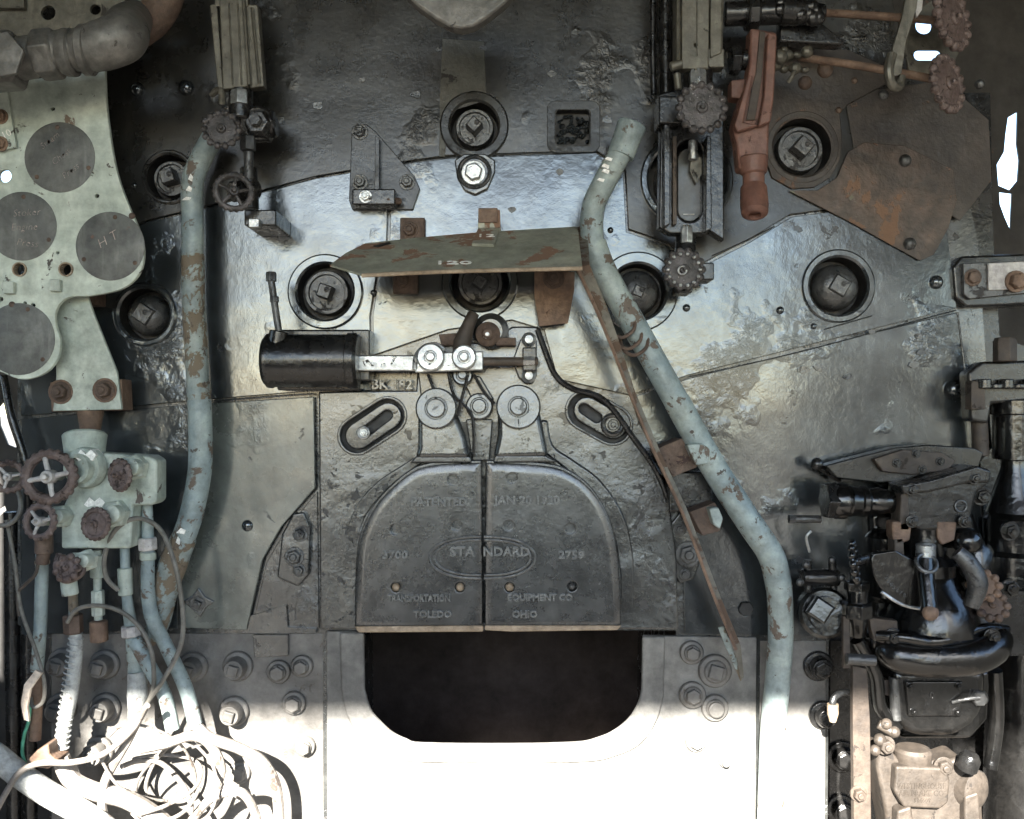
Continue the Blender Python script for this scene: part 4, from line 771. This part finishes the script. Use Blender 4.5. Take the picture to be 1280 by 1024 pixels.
# ------------------------------------------------------------------ manifold with handwheels, left
mf = T('valve_manifold', 'pale green valve manifold with rusty handwheels at the lower left', 'valve manifold', W(125, 630, .13))
d = .13
MB().prism([(82, 572), (120, 566), (186, 570), (196, 576), (196, 626), (190, 632), (166, 632), (163, 686), (76, 686), (76, 640), (84, 620)], d, d - .05).build('block', 'pale_green', mf, .005, 3)
MB().cyl(W(106, 570, d - .02), W(106, 542, d - .03), u(24, d), u(27, d)).build('bonnet', 'pale_green', mf)
MB().lathe([(u(25, d), 0), (u(26, d), .012), (u(24, d), .02), (u(19, d), .02), (u(18, d), .035), (u(13, d), .035), (u(13, d), .025), (0, .025)], W(112, 584, d), (-.25, -1, .0), 26).build('cap_ring', 'pale_green', mf)
for x, y, r_, a in ((172, 584, 17, .3), (148, 642, 18, .2), (80, 645, 15, .1), (112, 700, 14, .4)):
    MB().nut(W(x, y, d - .002), u(r_, d), .018, (-.2, -1, .05), 6, a).lathe([(u(r_ * .6, d), 0), (u(r_ * .6, d), .02), (u(r_ * .4, d), .022)], W(x, y, d + .012), (-.2, -1, .05), 18).build('bonnet_nut', 'pale_green', mf, .0012)
for x, y, r_, ax_, sp, so_, lg in ((62, 596, 36, (.1, -1, .05), 4, False, 20), (11, 596, 22, (.1, -1, 0), 3, False, 15), (50, 652, 25, (-.2, -1, .1), 3, False, 18), (150, 594, 22, (-.55, -1, 0), 4, True, 18), (120, 655, 22, (-.25, -1, .1), 4, True, 20), (84, 710, 17, (-.1, -1, .3), 4, True, 9)):
    w_ = wheel(mf, W(x, y, d + .045), ax_, u(r_, d + .045), 'wheel_rust', lg, sp, 'pale_plate' if not so_ else 'wheel_rust', so_, .23)
    MB().cyl(W(x, y, d + .04), W(x + (14 if x < 70 else 12), y, d - .02), u(5, d)).build('spindle', 'pale_green', w_)
for x, y, w_, h_ in ((107, 569, 26, 14), (118, 628, 26, 12)): MB().prism([(x - w_ / 2, y + 3), (x - w_ / 4, y - h_ / 2), (x, y - 1), (x + w_ / 4, y - h_ / 2), (x + w_ / 2, y), (x + w_ / 3, y + h_ / 2), (x, y + h_ / 3), (x - w_ / 3, y + h_ / 2)], d + (.03 if y < 600 else .001), d - .001).build('white_mark', 'white_mark', mf)
MB().cyl(W(55, 692, d), W(55, 668, d), u(11, d)).cyl(W(52, 705, d), W(55, 688, d), u(8, d)).build('union', 'rust', mf)
MB().cyl(W(85, 722, d), W(88, 744, d), u(10, d)).cyl(W(106, 700, d + .01), W(90, 700, d + .01), u(9, d)).build('drain_cock', 'pale_green', mf)
MB().tube([W(74, 692, d + .02), W(70, 710, d + .03), W(80, 726, d + .03), W(96, 722, d + .03), (W(104, 712, d + .03)), W(96, 700, d + .02)], .005, 8).build('cock_handle', 'wheel_rust', mf)

# pipes below the manifold
def pipe(lb, pts, r_, mt, nm='small_pipe', n=6, extra=None):
    t = T(nm, lb, 'pipe', W(*pts[len(pts) // 2]), 'small pipes below the manifold'); dm = pts[0][2]
    MB().tube([W(*p) for p in pts], u(r_, dm) if not isinstance(r_, list) else [u(q_, dm) for q_ in r_], 14, n=n).build('pipe_run', mt, t)
    for e in (extra or []):
        x0, y0, x1, y1, rr_, mt2, sd_ = e; MB().cyl(W(x0, y0, dm), W(x1, y1, dm), u(rr_, dm), None, sd_).build('coupling', mt2, t, .0008)
    return t
pipe('pale small pipe under the leftmost handwheels, passing behind the grey wire', [(53, 690, .086), (52, 730, .086), (50, 790, .086), (46, 838, .079)], 8, 'pipe_blue', extra=[(53, 700, 53, 706, 9, 'tan_edge', 6)])
pipe('white tape wrapped pipe curving down to the sunlit cables', [(95, 792, .086), (95, 820, .086), (88, 870, .086), (78, 920, .086), (75, 950, .086)], [8, 8, 9, 8, 7], 'lagging', 'wrapped_pipe', extra=[(91, 740, 92, 770, 6, 'pipe_worn', 14), (91, 768, 92, 792, 12, 'rust', 6)])
pipe('thin pale pipe ending in a rusty bulb below the manifold', [(122, 688, .086), (122, 740, .086), (123, 775, .086)], 5, 'pale_green', extra=[(122, 694, 122, 722, 9, 'pale_green', 14), (122, 738, 123, 770, 8, 'pale_green', 6), (123, 776, 124, 802, 11, 'rust_light', 14)])
pipe('pale pipe with a square union, second from the right under the manifold', [(156, 684, .086), (158, 740, .086), (166, 800, .079), (172, 850, .072), (170, 896, .072)], [6, 6, 9, 12, 9], 'pipe_blue', extra=[(156, 710, 157, 744, 9, 'pale_green', 14), (163, 782, 164, 796, 12, 'pale_plate', 8)])
pipe('pale blue pipe leaving the right end of the manifold and bending right', [(184, 628, .086), (185, 680, .086), (187, 760, .079), (208, 808, .072), (232, 860, .09), (244, 905, .09)], [6, 8, 9, 9, 9, 9], 'pipe_blue', extra=[(184, 672, 185, 688, 12, 'pale_plate', 8), (185, 690, 185, 700, 10, 'pale_green', 14)])
pipe('pale blue pipe forking behind its neighbours toward the cables', [(168, 800, .09), (186, 832, .09), (206, 870, .09), (216, 912, .09)], 9, 'pipe_blue')
pipe('wide lagged pipe stub standing in front of the staybolts', [(170, 840, .08), (172, 870, .08), (168, 902, .08)], [10, 13, 7], 'lagging', 'wrapped_pipe')
pipe('copper red pipe stub with torn rag beside it at the left edge', [(45, 842, .079), (46, 880, .079), (44, 925, .079)], 7, 'rust_light')
pipe('thick frayed lagged hose lying across the bottom left corner', [(-120, 880, .115), (-20, 935, .115), (20, 965, .115), (60, 992, .115), (110, 1020, .115), (150, 1050, .115)], 15, 'lagging', 'lagged_hose')
wr = MB()
for i in range(22):
    t_ = i / 21; x = 95 - 20 * t_; y = 798 + 150 * t_; wr.ring(W(x, y, .086), u(8.8 - abs(t_ - .5), .086), .0018, (.15, 0, 1), 18, 6)
bpy.data.objects['wrapped_pipe'] and wr.build('tape_wrap', 'lagging', bpy.data.objects['wrapped_pipe'])

# cables and wires
def cable(lb, pts, r_, mt, nm='cable', cat='cable', grp='loose cables at the lower left'):
    o = MB().tube([W(*p) for p in pts], r_, 10, n=10).build(nm, mt); return tag(o, lb, cat, grp)
cable('grey cable arching over the manifold pipes and down to the cable pile', [(148, 738, .108), (133, 722, .115), (131, 694, .122), (145, 662, .130), (172, 648, .130), (200, 662, .130), (218, 704, .130), (228, 760, .122), (226, 806, .122), (204, 850, .122), (186, 876, .115), (176, 896, .115)], .0042, 'cable_grey')
cable('cable sweeping left from the bright cable pile to the bottom left corner', [(184, 882, .165), (166, 912, .122), (130, 942, .137), (90, 953, .144), (50, 954, .144), (24, 966, .144), (8, 990, .144), (-10, 1024, .144)], .0052, 'cable_white')
cable('short grey wire curling under the leftmost handwheel', [(-12, 656, .130), (10, 656, .130), (24, 642, .130), (25, 622, .122), (18, 606, .115)], .004, 'cable_grey', 'wire', 'wire')
cable('long thin wire dropping down the left edge to the torn rag', [(8, 650, .115), (18, 700, .115), (26, 760, .115), (44, 812, .115), (55, 850, .115), (54, 876, .108), (42, 884, .108), (38, 872, .101)], .0034, 'cable_grey', 'wire', 'wire')
cable('brown wire hanging from the union below the second handwheel', [(48, 700, .115), (44, 718, .115), (30, 732, .115), (22, 742, .115), (24, 770, .115)], .0032, 'brown', 'wire', 'wire')
cable('rusty grey cable looping out in front of the small pipes', [(84, 778, .108), (96, 762, .115), (120, 757, .122), (150, 764, .122), (176, 786, .122), (190, 818, .122), (192, 856, .115), (186, 876, .115)], .0038, 'cable_grey')
cable('thin green wire twisted beside the copper red stub', [(38, 872, .094), (36, 900, .094), (30, 920, .094), (28, 942, .094), (34, 958, .094)], .003, 'green_wire', 'wire', 'wire')
tag(MB().prism([(44, 838), (52, 842), (38, 862), (34, 884), (36, 902), (30, 900), (26, 880), (30, 856)], .13, .124).build('rag', 'rag'), 'torn tan strip of lagging at the left beside the copper red stub', 'rag')
tag(MB().prism([(34, 950), (46, 938), (60, 930), (62, 944), (72, 952), (60, 962), (44, 960)], .13, .079).build('clamp_scrap', 'rust_light', None, .004), 'broken pipe clamp scrap above the lagged hose, bottom left', 'clamp')
rs = random.Random(5); ORD = [0, 3, 1, 5, 4, 2]
for i in range(6):
    cx, cy = 214 + rs.uniform(-30, 24), 968 + rs.uniform(-26, 30); rx, ry = rs.uniform(34, 68), rs.uniform(30, 58); a0_ = rs.uniform(0, 6); pts = []; tw = rs.uniform(-.8, .8); dx_, dy_ = rs.uniform(-2.2, 2.2), rs.uniform(-1.5, 2.5)
    for j in range(rs.randint(6, 10)): a = a0_ + j * .62; q1, q2 = rx * math.cos(a) * (1 + .09 * rs.uniform(-1, 1)) + j * dx_, ry * math.sin(a) * (1 + .09 * rs.uniform(-1, 1)) + j * dy_; pts.append((cx + q1 * math.cos(tw) - q2 * math.sin(tw), cy + q1 * math.sin(tw) + q2 * math.cos(tw), .07 + .05 * math.sin(a * 1.3 + i)))
    o = MB().tube([W(*p) for p in pts], rs.choice((.0026, .0034, .0048)), 8, n=7).build('coiled_cable', 'cable_white'); tag(o, ('sunlit pale cable coil, %s of the tangle at bottom left' % ['first from the top', 'second from the top', 'third from the top', 'third from the bottom', 'second from the bottom', 'lowest'][ORD[i]]), 'cable', 'loops of the sunlit cable tangle')
cable('fat white cable bundle over the top of the sunlit tangle', [(176, 892, .115), (160, 925, .108), (132, 975, .101), (128, 1010, .101), (140, 1050, .101)], .008, 'cable_white')
cable('white hose from the pipe ends across the tangle to the right', [(176, 936, .086), (206, 930, .086), (240, 920, .079), (262, 930, .079), (276, 960, .079), (268, 990, .086)], .009, 'cable_white')
cable('thick pale cable between the lagged hose and the tangle', [(76, 948, .094), (90, 975, .094), (120, 990, .094), (160, 1000, .094), (205, 1030, .094), (230, 1070, .094)], .016, 'cable_white')
cable('pale cable arching right of the tangle and casting a wide shadow', [(244, 905, .09), (262, 922, .09), (300, 936, .09), (330, 955, .08), (346, 990, .07), (350, 1050, .06)], .010, 'cable_white')
cable('pale cable leaving the bottom of the tangle to the right', [(230, 1040, .094), (262, 1000, .094), (300, 990, .1), (320, 1020, .08), (322, 1060, .08)], .008, 'cable_white')

# ------------------------------------------------------------------ right: brake valve group
bv = T('brake_valve', 'large oily black brake valve with graduated quadrant, stub lever and broad lower flange', 'brake valve', W(1160, 700, .14))
d = .115
MB().prism([(1032, 582), (1062, 574), (1118, 560), (1160, 556), (1218, 560), (1230, 566), (1224, 584), (1160, 600), (1100, 604), (1046, 598)], d - .05, d - .09).build('top_cover', 'jacket_shaded', bv, .003)
MB().prism([(1092, 574), (1130, 562), (1178, 566), (1196, 576), (1186, 588), (1140, 594), (1104, 590)], d - .035, d - .051).build('cover_pad', 'brown', bv, .003)
for x, y in ((1121, 579), (1145, 567), (1153, 587), (1175, 577)): MB().bolt(W(x, y, d - .035), u(4.5, d), .006).build('cover_screw', 'black', bv)
MB().prism([(1130, 604), (1160, 598), (1218, 582), (1234, 590), (1236, 606), (1222, 616), (1216, 640), (1212, 662), (1152, 664), (1134, 656), (1126, 630)], d + .01, d - .06).build('valve_body', 'black', bv, .006, 3)
MB().prism([(1126, 606), (1162, 600), (1222, 582), (1240, 588), (1238, 604), (1212, 604), (1160, 616), (1130, 618)], d + .022, d - .04).build('body_flange', 'black', bv, .005, 3)
MB().ring(W(1201, 633, d + .012), u(7, d), .0018).tube([W(1196, 634, d + .012), W(1207, 631, d + .012)], .0014, 6).build('maker_badge', 'plug', bv)
MB().prism([(1126, 618), (1136, 614), (1138, 664), (1124, 664)], d + .012, d - .03).build('body_rib', 'brown', bv, .003)
MB().lathe([(u(20, d), 0), (u(23, d), .008), (u(23, d), u(18, d)), (u(18, d), u(21, d)), (u(20, d), u(24, d)), (u(18, d), u(36, d)), (u(20, d), u(38, d)), (u(20, d), u(44, d)), (u(16, d), u(48, d)), (u(18, d), u(60, d)), (u(14, d), u(78, d))], W(1038, 626, d - .02), RT + UP * -.02, 26).build('side_cylinder', 'black_oily', bv)
MB().nut(W(1030, 626, d - .02), u(24, d), u(18, d), RT).build('cylinder_cap', 'black', bv, .002)
MB().cyl(W(988, 649, d - .04), W(1026, 649, d - .04), u(5, d)).nut(W(986, 649, d - .04), u(6, d), u(8, d), RT).build('side_stem', 'plug', bv)
MB().lathe([(u(36, d), 0), (u(36, d), u(14, d)), (u(25, d), u(26, d)), (u(26, d), u(74, d)), (u(30, d), u(78, d))], W(1157, 718, d - .03), UP, 30).build('neck', 'black_oily', bv)
MB().prism([(1086, 640), (1130, 630), (1215, 628), (1226, 660), (1236, 720), (1250, 790), (1088, 792), (1092, 720)], d - .075, d - .13).build('rear_casting', 'black_oily', bv, .015, 4)
MB().prism([(1112, 838), (1240, 838), (1236, 900), (1214, 925), (1126, 925), (1108, 900)], d - .15, d - .2).build('rear_casting', 'black_oily', bv, .01, 3)
MB().tube([W(1072, 800, d - .02), W(1094, 842, d - .03), W(1100, 884, d - .04), W(1122, 908, d - .05)], u(9, d), 14).build('oil_line', 'black_oily', bv)
MB().tube([W(1244, 838, d - .06), W(1246, 900, d - .08), W(1238, 960, d - .08)], u(9, d), 14).build('oil_line', 'black_oily', bv)
for px_, py_ in ((1116, 800), (1240, 800)): MB().bolt(W(px_, py_ - 4, d + .01), u(8, d), .012).build('flange_bolt', 'black_oily', bv, .001)
for px_, py_ in ((1140, 612), (1218, 598), (1206, 652), (1140, 652)): MB().bolt(W(px_, py_, d + .02), u(6, d), .008).build('body_bolt', 'black_oily', bv, .0008)
MB().lathe([(u(30, d), 0), (u(46, d), u(12, d)), (u(50, d), u(60, d)), (u(44, d), u(120, d)), (u(52, d), u(160, d)), (u(40, d), u(176, d))], W(1160, 830, d - .09), UP, 32).build('body_core', 'black_oily', bv)
MB().lathe([(u(18, d), 0), (u(24, d), u(8, d)), (u(22, d), u(50, d)), (u(27, d), u(60, d)), (u(27, d), u(84, d)), (u(16, d), u(96, d))], W(1108, 752, d - .07), UP, 24).build('side_chamber', 'black_oily', bv)
MB().lathe([(u(16, d), 0), (u(24, d), u(8, d)), (u(24, d), u(40, d)), (u(18, d), u(50, d))], W(1218, 726, d - .06), UP, 24).build('side_chamber', 'black_oily', bv)
for x in (1128, 1184): MB().prism([(x - 13, 652), (x + 13, 652), (x + 10, 676), (x - 6, 682), (x - 12, 672)], d + .012, d - .02).build('neck_pad', 'rust_light', bv, .004)
MB().prism([(1118, 672), (1130, 672), (1132, 712), (1118, 712)], d + .012, d - .02).build('neck_strip', 'brown', bv, .003)
MB().cyl(W(1157, 712, d + .02), W(1157, 680, d + .02), u(12, d)).build('spindle', 'steel', bv)
# graduated quadrant
qd = [(1152, 706)] + [(1155 + 66 * math.cos(R(a)), 700 + 62 * math.sin(R(a))) for a in range(92, 185, 9)] + [(1092, 692), (1120, 688)]
qo = MB().prism(qd, d + .03, d + .018).build('quadrant', 'black_oily', bv, .003)
m = MB()
for i, a in enumerate(range(118, 156, 6)): m.text(str(8 - i), W(1155 + 52 * math.cos(R(a)), 700 + 50 * math.sin(R(a)), d + .031), u(5, d), (math.cos(R(90 - a) * .7), 0, math.sin(R(90 - a) * .7)), (-math.sin(R(90 - a) * .7), 0, math.cos(R(90 - a) * .7)), .0008)
m.build('graduation', 'plug', qo, recalc=False)
MB().tube([W(1102, 740, d + .03), W(1128, 756, d + .032), W(1156, 762, d + .03)], .003, 8).build('quadrant_edge', 'steel', qo)
lv = MB().tube([W(1156, 700, d + .03), W(1158, 730, d + .045), W(1162, 765, d + .06)], [u(11, d), u(10, d), u(10.5, d)], 16).build('lever', 'black_oily', bv); MB().ball(W(1163, 766, d + .066), u(10, d), 14, .7, FW).build('lever_tip', 'rust_light', lv)
MB().ring(W(1158, 704, d + .04), u(12, d), .004, (0, -1, .7)).build('hub_ring', 'plug', lv)
MB().lathe([(u(54, d), 0), (u(58, d), .006), (u(57, d), u(22, d)), (u(46, d), u(50, d)), (u(34, d), u(66, d)), (u(26, d), u(84, d))], W(1165, 792, d - .05), UP, 36).build('quadrant_housing', 'black_oily', bv)
MB().tube([W(1196, 690, d + .04), W(1212, 706, d + .045), W(1222, 730, d + .045), W(1214, 758, d + .04)], [u(9, d), u(11, d), u(12, d), u(9, d)], 14).build('curved_arm', 'plug', bv)
MB().ball(W(1208, 676, d), u(19, d), 14, .9).build('arm_boss', 'black_oily', bv)
for x, y, r_, mt in ((1230, 732, 20, 'rust_light'), (1240, 757, 20, 'rust')): wheel(bv, W(x, y, d), (-.2, -1, .6), u(r_, d), mt, 10, 4, solid=True, fat=.2, name='adjusting_knob')
MB().cyl(W(1205, 700, d - .02), W(1245, 756, d - .03), u(14, d)).build('knob_stem', 'black', bv)
# wide flanged casting
MB().prism([(1088, 796), (1108, 790), (1145, 795), (1180, 798), (1214, 790), (1250, 784), (1266, 788), (1266, 806), (1250, 826), (1234, 838), (1130, 844), (1106, 836), (1092, 818)], d - .01, d - .09).build('lower_flange', 'black_oily', bv, .012, 4)
MB().tube([W(1104, 806, d - .02), W(1122, 818, d), W(1160, 823, d + .005), W(1210, 821, d + .005), W(1240, 810, d), W(1252, 794, d - .02)], [u(16, d), u(22, d), u(24, d), u(24, d), u(21, d), u(14, d)], 24).build('flange_roll', 'black_oily', bv)
MB().tube([W(1096, 794, d), W(1130, 797, d + .02), W(1160, 802, d + .022), W(1192, 798, d + .02), W(1226, 786, d), W(1258, 788, d - .02)], u(7, d), 14).build('flange_lip', 'black_oily', bv)
MB().prism([(1114, 836), (1236, 836), (1232, 888), (1218, 908), (1196, 922), (1142, 922), (1120, 904)], d - .03, d - .13).build('lower_body', 'black_oily', bv, .018, 4)
MB().prism([(1132, 852), (1204, 852), (1202, 896), (1136, 896)], d - .022, d - .031).build('cover_panel', 'black_oily', bv, .003)
for px_, py_ in ((1138, 858), (1198, 858), (1142, 890), (1196, 890)): MB().bolt(W(px_, py_, d - .022), u(4, d), .006).build('cover_screw', 'black_oily', bv)
MB().cyl(W(1205, 872, d - .06), W(1232, 872, d - .03), u(8, d)).nut(W(1222, 872, d - .03), u(10, d), .012).build('side_nut', 'plug', bv)
MB().tube([W(1190, 878, d - .02), W(1208, 874, d - .01), W(1226, 872, d - .01)], .003, 8).build('wire_tie', 'plug', bv)
MB().cyl(W(1118, 846, d - .04), W(1120, 900, d - .04), u(7, d)).build('oil_tube', 'plug', bv)
MB().text('0', W(1165, 870, d - .0215), u(9, d), th=.001).build('raised_number', 'black', bv, recalc=False)
MB().prism([(1100, 850), (1114, 850), (1116, 872), (1104, 868)], d - .05, d - .08).build('side_tab', 'brown', bv, .002)
# pivots and small valve left of it
t = T('cut_out_cock', 'oily black cock with big square headed plug left of the brake valve', 'valve', W(1028, 760, .12))
MB().lathe([(u(32, .1), 0), (u(32, .1), .03), (u(28, .1), .036), (u(22, .1), .036), (u(21, .1), .05), (0, .05)], W(1026, 764, .06), (-.1, -1, .1), 30).build('cock_body', 'black_oily', t)
MB().nut(W(1024, 762, .11), u(18, .1), .022, (-.15, -1, .15), 4, .2).build('square_plug', 'black_oily', t, .002)
MB().cyl(W(1002, 722, .08), W(1048, 722, .08), u(11, .1)).cyl(W(1010, 700, .08), W(1010, 740, .08), u(5, .1)).cyl(W(1040, 700, .08), W(1042, 745, .08), u(5, .1)).build('cross_pipe', 'black', t)
for x, y in ((1008, 706), (1040, 700), (1000, 728), (1052, 722)): MB().ball(W(x, y, .1), u(5, .1), 8).build('pipe_nut', 'plug', t)
MB().tube([W(1012, 690, .09), W(1008, 672, .1), W(1014, 664, .1)], .0025, 8).build('wire_handle', 'steel', t)
t = T('globe_valve', 'black handwheel seen nearly edge on between the cock and the brake valve', 'valve', W(1070, 700, .14)); wheel(t, W(1068, 702, .15), (1, -.45, .15), u(26, .15), 'black_oily', 14, 4, fat=.13); MB().cyl(W(1066, 702, .15), W(1098, 694, .12), u(6, .15)).build('spindle', 'black', t)
t = T('union_elbow', 'black pipe elbow with hexagon union under the edge-on handwheel', 'pipe', W(1072, 760, .12))
MB().tube([W(1072, 728, .12), W(1072, 760, .12), W(1070, 790, .1)], u(13, .12), 16).build('elbow', 'black_oily', t); MB().nut(W(1071, 772, .12), u(19, .12), u(20, .12), UP).nut(W(1071, 738, .12), u(16, .12), u(12, .12), UP).build('union_nut', 'black_oily', t, .0015)
tag(MB().ball(W(1021, 580, .05), u(8, .05), 16).cyl(W(1024, 584, .045), W(1050, 600, .03), u(4, .05)).build('ball_knob', 'black'), 'small black ball knob on the jacket plate left of the brake valve cover', 'knob')
# post and chain fixture
t = T('brown_post', 'upright brown rusted bar in front of the brake valve, sunlit near the floor', 'post', W(1077, 900, .15))
MB().prism([(1066, 832), (1084, 836), (1088, 900), (1090, 1080), (1068, 1080), (1066, 900)], .115, .10).build('bar', 'brown', t, .002)
MB().pbox(1052, 700, 1062, 826, .10, .08).build('upper_bar', 'brown', t, .002) if 0 else None
MB().prism([(1086, 772), (1122, 776), (1124, 812), (1092, 800)], .12, .10).build('bar_plate', 'brown', t, .002)
MB().prism([(1054, 770), (1062, 770), (1064, 836), (1054, 836)], .13, .12).build('upper_bar', 'brown', t, .002)
MB().cyl(W(1058, 824, .15), W(1094, 826, .15), u(7, .15)).build('cross_pin', 'plug', t)
MB().bolt(W(1073, 992, .115), u(8, .16), .012).build('bolt', 'brown', t, .001)
t = T('grease_nipple', 'short bent nipple with bright tip between the right pipe and brown post', 'nipple', W(1041, 890, .1))
MB().tube([W(1066, 866, .08), W(1052, 866, .1), W(1042, 874, .11), W(1041, 890, .11)], .006, 10).build('tube', 'plug', t); MB().lathe([(u(7, .1), 0), (u(7, .1), u(12, .1)), (u(4, .1), u(22, .1)), (0, u(24, .1))], W(1041, 880, .11), -UP, 14).build('tip', 'tan_edge', t)
# feed valve in the sun
fv = T('feed_valve', 'dusty tan cast valve in full sun at the bottom right with raised lettering', 'valve', W(1160, 980, .18))
d = .10
MB().prism([(1098, 934), (1112, 938), (1126, 950), (1184, 952), (1200, 946), (1218, 960), (1228, 985), (1232, 1080), (1118, 1080), (1104, 1000), (1096, 960)], d - .01, d - .08).build('valve_body', 'feed_valve', fv, .008, 3)
MB().prism([(1120, 958), (1184, 960), (1188, 976), (1186, 1004), (1176, 1012), (1130, 1010), (1118, 990)], d + .012, d - .011).build('face_plate', 'feed_valve', fv, .005, 3)
MB().lathe([(u(22, d), 0), (u(22, d), u(10, d)), (u(23, d), u(12, d)), (u(23, d), u(20, d)), (u(20, d), u(24, d))], W(1141, 958, d - .02), UP, 26).build('cap', 'feed_valve', fv)
m = MB().text('WESTINGHOUSE', W(1152, 983, d + .0125), u(7, d), th=.001, sx=.8).text('AIR BRAKE CO', W(1152, 992, d + .0125), u(7, d), th=.001, sx=.85).text('534609', W(1153, 1001, d + .0125), u(5, d), th=.001); m.build('raised_lettering', 'feed_valve', fv, recalc=False)
for x, y in ((1107, 932), (1179, 958)): MB().bolt(W(x, y, d), u(9, d), .012).build('bolt', 'feed_valve', fv, .001)
MB().lathe([(u(24, d), 0), (u(26, d), .02), (u(25, d), .045), (u(14, d), .055)], W(1192, 978, d - .05), (.6, -1, .0), 22).build('side_chamber', 'feed_valve', fv)
MB().lathe([(u(13, d), 0), (u(13, d), u(14, d)), (u(9, d), u(20, d)), (0, u(22, d))], W(1208, 960, d + .01), (.2, -.3, 1), 16).build('regulating_cap', 'black', fv)
MB().prism([(1206, 996), (1224, 990), (1232, 1080), (1206, 1080)], d + .01, d - .03).prism([(1122, 1014), (1140, 1008), (1150, 1080), (1120, 1080)], d + .015, d - .02).build('flange', 'feed_valve', fv, .005)
m = MB()
for x, y, r_ in ((1100, 925, 8), (1108, 905, 7), (1118, 915, 7), (1094, 938, 7)): m.ball(W(x, y, .1), u(r_, .1), 9)
m.cyl(W(1098, 905, .09), W(1120, 918, .1), u(6, .1)).build('pipe_fitting', 'feed_valve', fv)

# far right column (air pump standpipe)
t = T('pump_column', 'tall black stacked pump column cut off by the right edge of the view', 'pump', W(1260, 600, .05))
d = .08
MB().prism([(1210, 466), (1228, 452), (1310, 450), (1310, 500), (1240, 505), (1236, 530), (1214, 526)], d - .01, d - .05).build('head_casting', 'black', t, .006, 3)
MB().nut(W(1256, 452, d), u(14, d), u(30, d), UP).build('head_nut', 'brown', t, .002)
MB().pbox(1214, 476, 1232, 512, d + .004, d - .02).build('side_plate', 'brown', t, .002)
m = MB()
for i in range(5): m.cyl(W(1230 + i * 14, 474 + (i % 2) * 6, d), W(1230 + i * 14, 486, d), u(9, d))
m.build('head_lobe', 'black', t, .002)
MB().lathe([(u(42, d), 0), (u(42, d), u(40, d)), (u(36, d), u(46, d)), (u(38, d), u(86, d)), (u(30, d), u(92, d)), (u(34, d), u(94, d)), (u(16, d), u(150, d)), (u(16, d), u(160, d)), (u(26, d), u(162, d)), (u(26, d), u(218, d)), (u(30, d), u(220, d)), (u(30, d), u(236, d))], W(1268, 732, d - .04), UP, 36).build('column_body', 'black_oily', t)
MB().lathe([(u(56, d), 0), (u(54, d), u(220, d)), (u(50, d), u(300, d)), (u(30, d), u(312, d))], W(1280, 1050, d - .33), UP, 36).build('column_base', 'black_oily', t)
for x, y in ((1226, 620), (1262, 664), (1262, 735)): MB().bolt(W(x, y, d + .01), u(9, d), .012).build('stud', 'black_oily', t)
MB().cyl(W(1224, 520, d - .04), W(1226, 570, d - .04), u(10, d)).build('red_brown_pipe', 'brown', t)
# vertical conduits at the left edge
for x, lb in ((14, 'dark vertical conduit nearest the left edge below the handwheels'), (34, 'dark vertical conduit just left of the pale small pipe')):
    tag(MB().tube([W(x, 640, -.02), W(x + 2, 800, -.02), W(x + 4, 1090, -.02)], u(9), 14).build('conduit', 'black'), lb, 'conduit')
tag(MB().tube([W(4, 470, .03), W(14, 520, .04), W(32, 580, .04), W(36, 650, .03)], u(5), 12).build('conduit', 'black'), 'thin sloping conduit behind the two leftmost handwheels', 'conduit')
